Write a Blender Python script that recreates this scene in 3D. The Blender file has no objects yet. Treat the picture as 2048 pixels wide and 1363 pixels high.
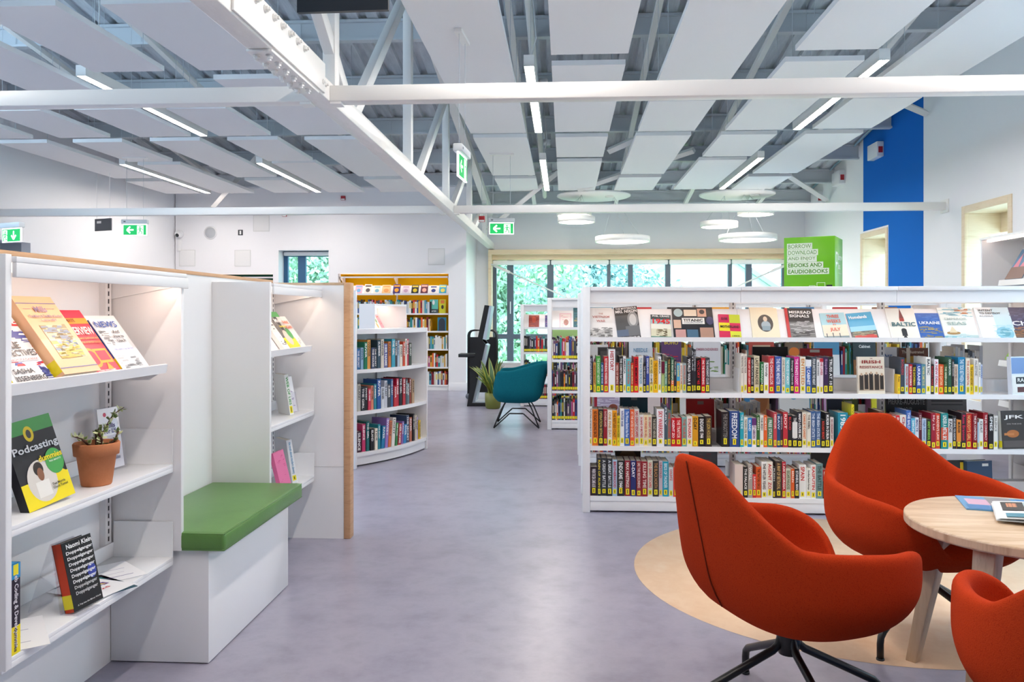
import bpy, bmesh, math, random
from math import sin, cos, pi, radians, sqrt
from mathutils import Matrix, Vector

scene = bpy.context.scene
COL = scene.collection
random.seed(7)

# ------------------------------------------------------------------ camera
# 28 mm lens at a standing-low eye height, turned 3 degrees off the room axis, with a slight lens shift
cam_data = bpy.data.cameras.new('camera')
cam_data.sensor_fit = 'HORIZONTAL'
cam_data.sensor_width = 36.0
cam_data.lens = 36.0 * 1590 / 2048
cam_data.shift_x = -0.00903
cam_data.shift_y = -0.02710
cam_data.clip_start = 0.05
cam_data.clip_end = 300
cam = bpy.data.objects.new('camera', cam_data)
COL.objects.link(cam)
cam.location = (0, 0, 1.25)
cam.rotation_euler = (radians(90), 0, radians(3.15))
scene.camera = cam

# ------------------------------------------------------------------ world: bright overcast sky
world = bpy.data.worlds.new('sky')
scene.world = world
world.use_nodes = True
wn = world.node_tree
wn.nodes.clear()
w_out = wn.nodes.new('ShaderNodeOutputWorld')
w_bg = wn.nodes.new('ShaderNodeBackground')
w_bg.inputs['Color'].default_value = (0.55, 0.79, 1.0, 1)
w_bg.inputs['Strength'].default_value = 5.8
wn.links.new(w_bg.outputs[0], w_out.inputs[0])

# ------------------------------------------------------------------ picture
scene.view_settings.view_transform = 'Standard'
scene.view_settings.look = 'None'
scene.view_settings.exposure = 0.6
scene.view_settings.gamma = 1.0
scene.view_settings.use_curve_mapping = False
LAMP = 52.0        # emission of the linear lamps
RING = 6.0         # emission of the ring pendants
STRIP = 2.2        # emission of the strips inside the shelving

# ------------------------------------------------------------------ materials
MATS = {}
def lin(c):
    return c / 12.92 if c <= 0.04045 else ((c + 0.055) / 1.055) ** 2.4
def rgb(h):
    return tuple(lin(int(h[i:i + 2], 16) / 255) for i in (0, 2, 4)) + (1.0,)
def new_mat(name):
    m = bpy.data.materials.new(name)
    m.use_nodes = True
    nt = m.node_tree
    return m, nt, nt.nodes['Principled BSDF']
def mat(h, rough=0.5, metal=0.0, spec=0.5, name=None, coat=0.0):
    key = (h, rough, metal, spec, coat)
    if key not in MATS:
        m, nt, b = new_mat(name or 'paint_' + h)
        b.inputs['Base Color'].default_value = rgb(h)
        b.inputs['Roughness'].default_value = rough
        b.inputs['Metallic'].default_value = metal
        b.inputs['Specular IOR Level'].default_value = spec
        b.inputs['Coat Weight'].default_value = coat
        MATS[key] = m
    return MATS[key]
def emit(h, strength, name='glow'):
    key = (h, strength, 'emit')
    if key not in MATS:
        m, nt, b = new_mat(name)
        b.inputs['Base Color'].default_value = rgb(h)
        b.inputs['Emission Color'].default_value = rgb(h)
        b.inputs['Emission Strength'].default_value = strength
        MATS[key] = m
    return MATS[key]
def noise_mat(name, cols, scale=4.0, detail=8.0, rough=0.5, bump=0.0, bump_scale=60.0, stretch=(1, 1, 1), spec=0.5, sheen=0.0, stops=None, dist=0.0, coords='Object'):
    m, nt, b = new_mat(name)
    tc = nt.nodes.new('ShaderNodeTexCoord')
    mp = nt.nodes.new('ShaderNodeMapping')
    mp.inputs['Scale'].default_value = stretch
    n = nt.nodes.new('ShaderNodeTexNoise')
    n.inputs['Scale'].default_value = scale
    n.inputs['Detail'].default_value = detail
    n.inputs['Roughness'].default_value = 0.65
    n.inputs['Distortion'].default_value = dist
    r = nt.nodes.new('ShaderNodeValToRGB')
    stops = stops or [0.3 + 0.4 * i / (len(cols) - 1) for i in range(len(cols))]
    while len(r.color_ramp.elements) < len(cols):
        r.color_ramp.elements.new(0.5)
    for e, c, s in zip(r.color_ramp.elements, cols, stops):
        e.position = s
        e.color = rgb(c)
    nt.links.new(tc.outputs[coords], mp.inputs['Vector'])
    nt.links.new(mp.outputs[0], n.inputs['Vector'])
    nt.links.new(n.outputs['Fac'], r.inputs[0])
    nt.links.new(r.outputs[0], b.inputs['Base Color'])
    b.inputs['Roughness'].default_value = rough
    b.inputs['Specular IOR Level'].default_value = spec
    b.inputs['Sheen Weight'].default_value = sheen
    b.inputs['Sheen Tint'].default_value = rgb(cols[-1])
    if bump:
        n2 = nt.nodes.new('ShaderNodeTexNoise')
        n2.inputs['Scale'].default_value = bump_scale
        n2.inputs['Detail'].default_value = 3
        bp = nt.nodes.new('ShaderNodeBump')
        bp.inputs['Strength'].default_value = bump
        bp.inputs['Distance'].default_value = 0.004
        nt.links.new(mp.outputs[0], n2.inputs['Vector'])
        nt.links.new(n2.outputs['Fac'], bp.inputs['Height'])
        nt.links.new(bp.outputs[0], b.inputs['Normal'])
    return m

WALL = mat('f3f2f4', 0.85, spec=0.2, name='white_wall_paint')
WHITE = mat('efeeef', 0.32, spec=0.5, name='white_powder_coat')
WHITEG = mat('f0f0f2', 0.18, spec=0.5, name='white_gloss_board')
STEEL = mat('f0eeea', 0.38, spec=0.5, name='white_painted_steel')
RAFT = mat('edecec', 0.95, spec=0.1, name='white_acoustic_felt')
DECK = noise_mat('galvanised_roof_deck', ['b9bfc6', 'd3d8dd'], 3, 3, rough=0.45, stretch=(6, 1, 1))
GREYM = mat('c9ced3', 0.45, name='grey_steel')
DARK = mat('33363c', 0.5, name='dark_slot')
BLACK = mat('121316', 0.38, name='black_powder_coat')
CHROME = mat('cfd3d8', 0.2, 1.0, name='bare_metal')
FRAME = mat('5d6877', 0.45, name='grey_window_aluminium')
PLY = noise_mat('birch_plywood', ['e0c7a4', 'ecd9bc', 'e5cfae'], 2.2, 6, rough=0.5, stretch=(1, 1, 9))
PLYX = noise_mat('pine_lining', ['e3c49c', 'efd8b6', 'e8cca6'], 2.0, 6, rough=0.5, stretch=(1, 9, 9))
OAK = noise_mat('oak_edging', ['b98a63', 'd3a67e', 'c4966e'], 3.0, 8, rough=0.5, stretch=(2, 2, 14))
OAKY = noise_mat('oak_edging_long', ['b98a63', 'd3a67e', 'c4966e'], 3.0, 8, rough=0.5, stretch=(14, 1, 14))
OAKTOP = noise_mat('pale_oak_veneer', ['cbae90', 'd8bfa2', 'c4a584', 'd2b698'], 2.4, 7, rough=0.42, stretch=(1.2, 12, 3), dist=0.3)
OAKLEG = noise_mat('oak_leg', ['b99a7c', 'cdb092', 'a88a6e'], 2.4, 7, rough=0.5, stretch=(9, 9, 1))
FLOOR = noise_mat('lavender_vinyl', ['8b8898', '9794a5', '9f9cac', '9290a0'], 4.5, 12, rough=0.3, bump=0.05, bump_scale=90, stops=[0.32, 0.45, 0.56, 0.7])
PEACH = noise_mat('peach_vinyl', ['ecc39c', 'f6d6b4', 'efcba6', 'f8dfc2'], 2.6, 12, rough=0.42, bump=0.05, bump_scale=90, stops=[0.32, 0.45, 0.56, 0.7])
BLUEV = noise_mat('blue_vinyl', ['2c5fa6', '3a70b8'], 2.6, 10, rough=0.42)
BLUEW = mat('0a68c4', 0.8, spec=0.2, name='royal_blue_wall_paint')
YELLOW = mat('f0bd00', 0.8, spec=0.2, name='yellow_wall_paint')
GREENW = mat('0e4434', 0.8, spec=0.2, name='dark_green_wall_paint')
GREENV = noise_mat('green_vinyl_upholstery', ['55813f', '5d8a45'], 5, 3, rough=0.32, bump=0.12, bump_scale=220)
RUST = noise_mat('rust_wool_fabric', ['a02c11', 'b43917', 'aa3214'], 220, 2, rough=0.95, bump=0.4, bump_scale=420, spec=0.05, sheen=0.16)
RUSTSEAM = mat('6b2412', 0.95, spec=0.1, name='rust_seam')
TEAL = noise_mat('teal_wool_fabric', ['0c5a68', '126a78'], 160, 2, rough=0.95, bump=0.25, bump_scale=420, spec=0.12, sheen=0.2)
TERRA = noise_mat('terracotta', ['b8724a', 'c88058', 'c07850'], 9, 6, rough=0.8, bump=0.08, bump_scale=120, spec=0.2)
SOIL = mat('4a3426', 0.95, spec=0.05, name='soil')
OLIVE = mat('6f7430', 0.4, name='olive_glaze')
PAGES = mat('e6dfd0', 0.9, spec=0.1, name='page_edges')
TAG = mat('f0df24', 0.4, name='yellow_call_tag')
TAGINK = mat('4a4420', 0.6, name='tag_ink')
INK = mat('26262a', 0.6, name='black_ink')
PAPER = mat('f1f0ee', 0.6, name='white_paper')
LEAF1 = mat('6f8f4c', 0.5, name='leaf_green')
LEAF2 = mat('cfd3a0', 0.5, name='leaf_cream')
LEAF3 = mat('3f7a2c', 0.4, name='leaf_deep_green')
SNAKE = mat('4f6f3a', 0.4, name='snake_leaf')
SNAKEY = mat('c3c25a', 0.4, name='snake_leaf_margin')
STEM = mat('5a382c', 0.7, name='brown_stem')
RED = mat('b3202c', 0.5, name='red_plastic')
EXITG = emit('00a651', 0.55, 'exit_green')
EXITW = emit('ffffff', 0.9, 'exit_white')
LITE = emit('fff5ec', LAMP, 'lamp_diffuser')
RINGL = emit('fff9f0', RING, 'ring_diffuser')
STRIPL = emit('ffe9d8', STRIP, 'shelf_strip_diffuser')
STRIPW = emit('ffe6d2', STRIP * 2.2, 'wall_bay_strip_diffuser')

def clear_mat(name, tint, haze=0.08, alpha=0.0):
    # thin clear sheet: lets light straight through, reflects at grazing angles
    m, nt, b = new_mat(name)
    nt.nodes.remove(b)
    out = nt.nodes['Material Output']
    tr = nt.nodes.new('ShaderNodeBsdfTransparent')
    tr.inputs[0].default_value = tint
    gl = nt.nodes.new('ShaderNodeBsdfGlossy')
    gl.inputs['Roughness'].default_value = 0.03
    fr = nt.nodes.new('ShaderNodeLayerWeight')
    fr.inputs['Blend'].default_value = 0.12
    mx = nt.nodes.new('ShaderNodeMixShader')
    ad = nt.nodes.new('ShaderNodeMath')
    ad.operation = 'MULTIPLY_ADD'
    ad.inputs[1].default_value = 0.45
    ad.inputs[2].default_value = haze * 0.1
    nt.links.new(fr.outputs['Facing'], ad.inputs[0])
    nt.links.new(ad.outputs[0], mx.inputs[0])
    nt.links.new(tr.outputs[0], mx.inputs[1])
    nt.links.new(gl.outputs[0], mx.inputs[2])
    nt.links.new(mx.outputs[0], out.inputs[0])
    return m
GLASS = clear_mat('window_glass', (0.90, 0.97, 0.97, 1))
ACRYL = clear_mat('clear_acrylic', (0.95, 0.95, 0.97, 1), 0.6)

# ------------------------------------------------------------------ mesh building
class MB:
    """collects vertices and faces of one mesh, each face with a material slot"""
    def __init__(s):
        s.v, s.f, s.m, s.sm = [], [], [], []
    def add(s, vs, fs, m=0, smooth=False, M=None):
        o = len(s.v)
        s.v += [tuple(M @ Vector(p)) for p in vs] if M is not None else [tuple(p) for p in vs]
        for f in fs:
            s.f.append([i + o for i in f]); s.m.append(m); s.sm.append(smooth)
        return s
    def box(s, x0, x1, y0, y1, z0, z1, m=0, M=None):
        vs = [(x, y, z) for z in (z0, z1) for y in (y0, y1) for x in (x0, x1)]
        return s.add(vs, [(0, 2, 3, 1), (4, 5, 7, 6), (0, 1, 5, 4), (2, 6, 7, 3), (0, 4, 6, 2), (1, 3, 7, 5)], m, False, M)
    def prism(s, poly, axis, a, b, m=0, M=None):
        """extrude a 2-D polygon along axis 'x','y' or 'z' from a to b"""
        n = len(poly)
        def pt(p, t):
            return {'x': (t, p[0], p[1]), 'y': (p[0], t, p[1]), 'z': (p[0], p[1], t)}[axis]
        vs = [pt(p, a) for p in poly] + [pt(p, b) for p in poly]
        fs = [tuple(range(n))[::-1], tuple(range(n, 2 * n))] + [(i, (i + 1) % n, n + (i + 1) % n, n + i) for i in range(n)]
        return s.add(vs, fs, m, False, M)
    def tube(s, pts, r, n=8, m=0, M=None, caps=True):
        pts = [Vector(p) for p in pts]
        k = len(pts)
        rs = r if isinstance(r, (list, tuple)) else [r] * k
        vs, up = [], None
        for i, p in enumerate(pts):
            t = (pts[min(i + 1, k - 1)] - pts[max(i - 1, 0)]).normalized()
            if up is None:
                up = Vector((0, 0, 1)) if abs(t.z) < 0.9 else Vector((1, 0, 0))
            a = t.cross(up)
            if a.length < 1e-5:
                a = t.cross(Vector((0, 1, 0)))
            a.normalize(); b = t.cross(a).normalized(); up = -b if False else up
            for j in range(n):
                q = 2 * pi * j / n
                vs.append(p + (a * cos(q) + b * sin(q)) * rs[i])
        fs = [(i * n + j, i * n + (j + 1) % n, (i + 1) * n + (j + 1) % n, (i + 1) * n + j) for i in range(k - 1) for j in range(n)]
        if caps:
            fs += [tuple(range(n))[::-1], tuple(range((k - 1) * n, k * n))]
        return s.add(vs, fs, m, True, M)
    def lathe(s, prof, n=32, m=0, M=None, a0=0.0, a1=2 * pi):
        k = len(prof); full = abs(a1 - a0 - 2 * pi) < 1e-6
        nn = n if full else n + 1
        vs = [(r * cos(a0 + (a1 - a0) * j / n), r * sin(a0 + (a1 - a0) * j / n), z) for r, z in prof for j in range(nn)]
        fs = []
        for i in range(k - 1):
            for j in range(n):
                j2 = (j + 1) % nn
                fs.append((i * nn + j, i * nn + j2, (i + 1) * nn + j2, (i + 1) * nn + j))
        return s.add(vs, fs, m, True, M)
    def disc(s, c, r, n=24, m=0, M=None, ry=None, axis='z'):
        ry = r if ry is None else ry
        vs = []
        for j in range(n):
            a = 2 * pi * j / n
            u, v = r * cos(a), ry * sin(a)
            vs.append({'z': (c[0] + u, c[1] + v, c[2]), 'y': (c[0] + u, c[1], c[2] + v), 'x': (c[0], c[1] + u, c[2] + v)}[axis])
        return s.add(vs, [tuple(range(n))], m, False, M)
    def quad(s, a, b, c, d, m=0, M=None):
        return s.add([a, b, c, d], [(0, 1, 2, 3)], m, False, M)
    def build(s, name, mats, parent=None, loc=None, rot=None, bevel=0.0, sub=0, fixn=True, seg=2):
        me = bpy.data.meshes.new(name)
        me.from_pydata(s.v, [], s.f)
        mats = mats if isinstance(mats, (list, tuple)) else [mats]
        for x in mats:
            me.materials.append(x)
        me.polygons.foreach_set('material_index', s.m)
        me.polygons.foreach_set('use_smooth', s.sm)
        if fixn:
            b = bmesh.new(); b.from_mesh(me)
            bmesh.ops.recalc_face_normals(b, faces=b.faces)
            b.to_mesh(me); b.free()
        me.update()
        o = bpy.data.objects.new(name, me)
        COL.objects.link(o)
        if parent is not None: o.parent = parent
        if loc is not None: o.location = loc
        if rot is not None: o.rotation_euler = rot
        if bevel:
            md = o.modifiers.new('bevel', 'BEVEL'); md.width = bevel; md.segments = seg; md.limit_method = 'ANGLE'
            md.harden_normals = False
            for p in me.polygons: p.use_smooth = seg > 1
        if sub:
            md = o.modifiers.new('sub', 'SUBSURF'); md.levels = sub; md.render_levels = sub
        return o

def tag(o, label=None, cat=None, group=None, kind=None):
    if label: o['label'] = label
    if cat: o['category'] = cat
    if group: o['group'] = group
    if kind: o['kind'] = kind
    return o
def empty(name, loc, rz=0.0, label=None, cat=None, group=None, kind=None, rot=None):
    o = bpy.data.objects.new(name, None)
    COL.objects.link(o)
    o.empty_display_size = 0.1
    o.location = loc
    o.rotation_euler = rot if rot else (0, 0, rz)
    return tag(o, label, cat, group, kind)
def copy_tree(o, parent=None):
    c = o.copy(); COL.objects.link(c); c.parent = parent
    for ch in list(o.children):
        copy_tree(ch, c)
    return c
def struct(name, mb, mats, label=None, parent=None, **k):
    o = mb.build(name, mats, parent, **k)
    if parent is None:
        tag(o, label, kind='structure')
    return o

# ------------------------------------------------------------------ lettering: flat meshes shared by equal strings
TEXT_JOBS = []
def text(parent, name, s, material, w, h, M, bold=True, mats_label=None):
    """lettering centred on M's origin, filling a w x h box in M's x-y plane"""
    if s: TEXT_JOBS.append((parent, name, s, material, w, h, M, bold))
def run_text():
    cache = {}
    keys = []
    for j in TEXT_JOBS:
        k = (j[2], j[7])
        if k not in cache:
            cu = bpy.data.curves.new('lettering', 'FONT')
            cu.body = k[0]; cu.resolution_u = 2; cu.size = 1.0
            cu.offset = 0.022 if k[1] else 0.0
            cu.align_x = 'CENTER'
            o = bpy.data.objects.new('lettering', cu)
            COL.objects.link(o)
            cache[k] = o; keys.append(k)
    bpy.context.view_layer.update()
    dg = bpy.context.evaluated_depsgraph_get()
    meshes = {}
    for k in keys:
        o = cache[k]
        me = bpy.data.meshes.new_from_object(o.evaluated_get(dg))
        xs = [v.co.x for v in me.vertices]; ys = [v.co.y for v in me.vertices]
        if not xs:
            meshes[k] = None
        else:
            cx, cy = (min(xs) + max(xs)) / 2, (min(ys) + max(ys)) / 2
            dx, dy = max(xs) - min(xs) or 1, max(ys) - min(ys) or 1
            for v in me.vertices:
                v.co = ((v.co.x - cx) / dx, (v.co.y - cy) / dy, 0)
            me.materials.clear(); me.materials.append(INK)
            meshes[k] = me
        cu = o.data
        bpy.data.objects.remove(o); bpy.data.curves.remove(cu)
    for parent, name, s, material, w, h, M, bold in TEXT_JOBS:
        me = meshes[(s, bold)]
        if me is None: continue
        o = bpy.data.objects.new(name, me)
        COL.objects.link(o)
        o.parent = parent
        o.matrix_local = M @ Matrix.Diagonal((w, h, 1, 1))
        o.material_slots[0].link = 'OBJECT'
        o.material_slots[0].material = material

def basis(ex, ey, origin):
    ex, ey = Vector(ex).normalized(), Vector(ey).normalized()
    ez = ex.cross(ey)
    M = Matrix((ex, ey, ez)).transposed().to_4x4()
    M.translation = Vector(origin)
    return M

ORD = ['first', 'second', 'third', 'fourth', 'fifth', 'sixth', 'seventh', 'eighth', 'ninth', 'tenth', 'eleventh', 'twelfth', 'thirteenth',
       'fourteenth', 'fifteenth', 'sixteenth', 'seventeenth', 'eighteenth', 'nineteenth', 'twentieth', 'twenty-first', 'twenty-second',
       'twenty-third', 'twenty-fourth', 'twenty-fifth', 'twenty-sixth', 'twenty-seventh', 'twenty-eighth', 'twenty-ninth', 'thirtieth',
       'thirty-first', 'thirty-second', 'thirty-third', 'thirty-fourth', 'thirty-fifth']
NAMED = {'black': '202022', 'charcoal': '36383d', 'navy': '262f6a', 'dark blue': '2f4a86', 'blue': '3d66b4', 'sky blue': '4fa9d6', 'pale blue': 'bcd2e6',
         'teal': '1f8a8a', 'aqua': '6cc5cf', 'dark green': '2e5b45', 'green': '46a040', 'sea green': '5f9e85', 'pale green': 'c3cfa6', 'olive': '7a7a30',
         'yellow': 'ecd22a', 'amber': 'eda71f', 'orange': 'e8662b', 'tan': 'dba55c', 'cream': 'e9dfcb', 'white': 'eeeeee', 'pale grey': 'd4d4d2',
         'grey': '8f9698', 'slate': '4a5864', 'brown': '5a4436', 'dark brown': '352c28', 'maroon': '7c2230', 'red': 'c82630', 'coral': 'd5544e',
         'pink': 'd65a95', 'pale pink': 'e8cfd2', 'purple': '5b3f75', 'lilac': 'b79bc4', 'dark plum': '44293a', 'peach': 'f0bd92', 'magenta': 'd4298a'}
def cname(h):
    a = [int(h[i:i + 2], 16) for i in (0, 2, 4)]
    return min(NAMED, key=lambda n: sum((x - int(NAMED[n][i:i + 2], 16)) ** 2 for x, i in zip(a, (0, 2, 4))))

# ================================================================== the room
XL, XR, YB, YW, XC = -6.4, 4.2, 12.75, 14.2, -1.59
def roof(y):
    return 3.31 + 0.155 * (13.95 - y)

fl = struct('floor', MB().box(-9, XR + 0.3, -3, YW + 0.3, -0.1, 0.0), FLOOR, 'mottled lavender grey vinyl floor')
mb = MB(); mb.lathe([(1.034, 0.0005), (1.034, 0.0015), (0.0001, 0.0015)], 96)
tag(mb.build('floor_inlay', PEACH, None, (1.374, 3.90, 0)), 'round peach vinyl inlay in the floor under the chairs', kind='structure')
mb = MB(); mb.lathe([(1.05, 0.0005), (1.05, 0.0020), (0.0001, 0.0020)], 96)
tag(mb.build('floor_inlay', BLUEV, None, (1.75, 1.8, 0)), 'blue vinyl inlay at the floor edge before the table', kind='structure')

def wall_cells(mb, us, zs, holes, fn):
    """fill the grid cells us x zs, leaving out the hole rectangles (u0,u1,z0,z1)"""
    for u0, u1 in zip(us, us[1:]):
        for z0, z1 in zip(zs, zs[1:]):
            uc, zc = (u0 + u1) / 2, (z0 + z1) / 2
            if not any(h[0] < uc < h[1] and h[2] < zc < h[3] for h in holes):
                fn(mb, u0, u1, z0, z1)
# right wall, with two tall plywood-lined window niches
D1, D2 = (7.715, 8.657), (10.60, 11.546)
mb = MB()
WS = (3.4, 5.2, 0.9, 2.374)
wall_cells(mb, [-3, WS[0], WS[1], D1[0], D1[1], D2[0], D2[1], YW + 0.3], [0, 0.35, 0.9, 2.374, 6.2], [(D1[0], D1[1], 0.35, 2.374), (D2[0], D2[1], 0.35, 2.374), WS],
           lambda m, a, b, c, d: m.box(XR, XR + 0.12, a, b, c, d))
wr = struct('wall_right', mb, WALL, 'white right-hand wall with two plywood niches')
mb = MB(); mb.box(XR - 0.003, XR, 9.573, 11.451, 2.40, 4.2).box(XR - 0.003, XR, 9.573, D2[0] - 0.02, 0, 2.40)
mb.build('painted_band', BLUEW, wr)
for k, (a, b) in enumerate((D1, D2)):
    t = tag(empty('window_%d' % (k + 1), (XR, a, 0)), 'plywood lined niche ' + ('in the white wall beside the magazine unit' if k == 0 else 'cutting into the blue painted band'), kind='structure')
    w = b - a; z0, z1 = 0.35, 2.374
    m1 = MB()
    m1.box(-0.012, 0.03, -0.0, 0.065, z0, z1).box(-0.012, 0.03, w - 0.065, w, z0, z1).box(-0.012, 0.03, 0.065, w - 0.065, z1 - 0.075, z1)
    m1.build('window_frame', PLY, t, bevel=0.002)
    m1 = MB()
    m1.box(0.03, 0.62, 0.03, 0.065, z0, z1).box(0.03, 0.62, w - 0.065, w - 0.03, z0, z1).box(0.03, 0.62, 0.03, w - 0.03, z1 - 0.075, z1 - 0.04)
    m1.box(0.03, 0.62, 0.03, w - 0.03, z0, z0 + 0.03).box(0.36, 0.40, 0.065, w - 0.065, z1 - 0.28, z1 - 0.075)
    m1.build('reveal_lining', PLY, t)
    m1 = MB().box(0.60, 0.61, 0.065, w - 0.065, z0 + 0.03, z1 - 0.075)
    m1.build('pane', GLASS, t)
    m1 = MB()
    pts = [(0.30, w - 0.28, 0.9)] + [(0.30, w - 0.28, 1.62)]
    for q in range(0, 91, 15):
        pts.append((0.30, w - 0.28 - 0.16 + 0.16 * cos(radians(q)), 1.66 + 0.16 * sin(radians(q))))
    pts.append((0.30, w - 0.70, 1.82))
    m1.tube(pts, 0.012, 8).box(0.26, 0.34, w - 0.30, w - 0.26, 1.50, 1.515)
    m1.build('grab_bar', BLACK, t)
t = tag(empty('window_5', (XR, WS[0], 0)), 'wide window of the white wall outside the picture', kind='structure')  # unseen window, added to bring side daylight onto bench and partition
m1 = MB()
for a, b, c, d in ((0, 1.8, 0.9, 0.96), (0, 1.8, 2.31, 2.374), (0, 0.06, 0.96, 2.31), (1.74, 1.8, 0.96, 2.31), (0.87, 0.93, 0.96, 2.31)):
    m1.box(0.04, 0.10, a, b, c, d)
m1.build('window_frame', FRAME, t)
for a, b in ((0.06, 0.87), (0.93, 1.74)):
    MB().box(0.065, 0.07, a, b, 0.96, 2.31).build('pane', GLASS, t)
# window wall
mb = MB()
W0, W1, WZ0, WZ1 = -1.361, 3.95, 0.10, 2.378
wall_cells(mb, [XC, W0, W1, XR], [0, WZ0, WZ1, 3.6], [(W0, W1, WZ0, WZ1)], lambda m, a, b, c, d: m.box(a, b, YW, YW + 0.3, c, d))
struct('wall_back', mb, WALL, 'white end wall around the wide strip of windows')
wn1 = tag(empty('window_3', ((W0 + W1) / 2, YW, WZ0)), 'wide grey framed window with pine lining facing trees', kind='structure')
def local(o, x, y, z):
    return (x - o.location.x, y - o.location.y, z - o.location.z)
LW = wn1.location
def bxw(m, x0, x1, y0, y1, z0, z1):
    m.box(x0 - LW.x, x1 - LW.x, y0 - LW.y, y1 - LW.y, z0 - LW.z, z1 - LW.z)
m1 = MB()
bxw(m1, W0, W1, YW - 0.14, YW + 0.02, WZ1 - 0.085, WZ1); bxw(m1, W0, W1, YW + 0.02, YW + 0.26, WZ1 - 0.17, WZ1 - 0.085)
bxw(m1, W0, W0 + 0.06, YW - 0.14, YW + 0.26, WZ0, WZ1 - 0.085); bxw(m1, W1 - 0.06, W1, YW - 0.14, YW + 0.26, WZ0, WZ1 - 0.085)
m1.build('pine_lining', PLYX, wn1)
mul = [(-1.30, -1.235), (-1.046, -0.929), (-0.321, -0.205), (0.752, 0.815), (1.126, 1.214), (1.79, 1.88), (2.90, 2.965), (3.209, 3.314), (3.84, 3.89)]
for a, b in mul:
    m1 = MB(); bxw(m1, a, b, YW + 0.12, YW + 0.2, WZ0, WZ1 - 0.17); m1.build('mullion', FRAME, wn1)
m1 = MB(); bxw(m1, W0 + 0.06, W1 - 0.06, YW + 0.125, YW + 0.195, 0.785, 0.874); m1.build('transom', FRAME, wn1)
m1 = MB(); bxw(m1, W0 + 0.06, W1 - 0.06, YW + 0.125, YW + 0.195, WZ0, WZ0 + 0.06); m1.build('bottom_rail', FRAME, wn1)
for (a, b), (c, d) in zip(mul, mul[1:]):
    for z0, z1 in ((WZ0 + 0.06, 0.785), (0.874, WZ1 - 0.17)):
        m1 = MB(); bxw(m1, b, c, YW + 0.157, YW + 0.163, z0, z1); m1.build('pane', GLASS, wn1)
for a, b in ((-1.30, -0.27), (-0.25, 0.78), (0.80, 1.83), (1.85, 2.93), (2.95, 3.88)):
    m1 = MB(); bxw(m1, a, b, YW + 0.03, YW + 0.09, 2.115, 2.20); m1.build('rolled_blind', mat('f4f5f6', 0.7), wn1, bevel=0.02)
m1 = MB(); bxw(m1, -0.99, -0.975, YW + 0.05, YW + 0.12, 1.24, 1.46); m1.build('window_handle', WHITE, wn1, bevel=0.004)
# tie rods that brace the glazed bay
for k, (a, b) in enumerate((((-1.31, 14.05, 2.12), (3.45, 14.03, 0.013)), ((3.9, 14.01, 2.12), (-0.86, 13.99, 0.013)))):
    r = empty('brace_rod', a, label=('slim white brace rod running down from the pine window corner' if k == 0 else 'slim white brace rod running down behind the green box'), cat='rod')
    d = Vector(b) - Vector(a)
    MB().tube([(0, 0, 0), d], 0.013, 8).build('rod', STEEL, r)
    MB().tube([d * 0.01, d * 0.07], 0.026, 10).build('clevis', STEEL, r)
# back-left wall with two book alcoves and a small window
AY, AG, AW = (-3.687, -1.878, 1.89), (-5.777, -4.765, 1.897), (-4.673, -3.844, 0.9, 2.278)
mb = MB()
wall_cells(mb, [XL, AG[0], AG[1], AW[0], AW[1], AY[0], AY[1], XC], [0, 0.9, 1.893, 2.278, 3.75],
           [(AG[0], AG[1], 0, 1.893), (AW[0], AW[1], 0.9, 2.278), (AY[0], AY[1], 0, 1.893)], lambda m, a, b, c, d: m.box(a, b, YB, YB + 0.16, c, d))
mb.box(XC - 0.16, XC, YB + 0.16, YW + 0.3, 0, 3.7)
struct('wall_back', mb, WALL, 'white wall with yellow and green book alcoves')
def alcove(nm, a, paint, label):
    m = MB()
    d = YB + 0.40
    m.box(a[0] - 0.02, a[1] + 0.02, d, d + 0.02, 0, a[2] + 0.02).box(a[0] - 0.02, a[0], YB + 0.16, d, 0, a[2]).box(a[1], a[1] + 0.02, YB + 0.16, d, 0, a[2])
    m.box(a[0] - 0.02, a[1] + 0.02, YB + 0.16, d, a[2], a[2] + 0.02)
    tag(m.build(nm, paint), label, kind='structure')
alcove('wall_alcove', AY, YELLOW, 'yellow painted lining of the book alcove')
alcove('wall_alcove', AG, GREENW, 'dark green painted lining of the alcove behind the partition')
wn2 = tag(empty('window_4', ((AW[0] + AW[1]) / 2, YB, 0.9)), 'small blue-grey window deep set in the white wall', kind='structure')
LW = wn2.location
m1 = MB(); d = YB + 0.30
bxw(m1, AW[0] - 0.02, AW[0], YB + 0.16, d, 0.9, 2.29); bxw(m1, AW[1], AW[1] + 0.02, YB + 0.16, d, 0.9, 2.29); bxw(m1, AW[0], AW[1], YB + 0.16, d, 2.278, 2.30); bxw(m1, AW[0], AW[1], YB, d, 0.88, 0.9)
m1.build('reveal', WALL, wn2)
m1 = MB()
for a, b, c, e in ((AW[0], AW[0] + 0.07, 0.9, 2.278), (AW[1] - 0.07, AW[1], 0.9, 2.278), (AW[0] + 0.07, AW[1] - 0.07, 2.19, 2.278), (AW[0] + 0.07, AW[1] - 0.07, 0.9, 0.97), (AW[0] + 0.24, AW[0] + 0.37, 0.97, 2.19)):
    bxw(m1, a, b, d - 0.06, d, c, e)
m1.build('window_frame', mat('2f5f86', 0.45), wn2)
m1 = MB(); bxw(m1, AW[0] + 0.07, AW[1] - 0.07, d - 0.03, d - 0.025, 0.97, 2.19); m1.build('pane', GLASS, wn2)
m1 = MB(); bxw(m1, AW[0] + 0.02, AW[1], d - 0.13, d - 0.07, 2.20, 2.265); m1.build('rolled_blind', WHITE, wn2, bevel=0.015)
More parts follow.
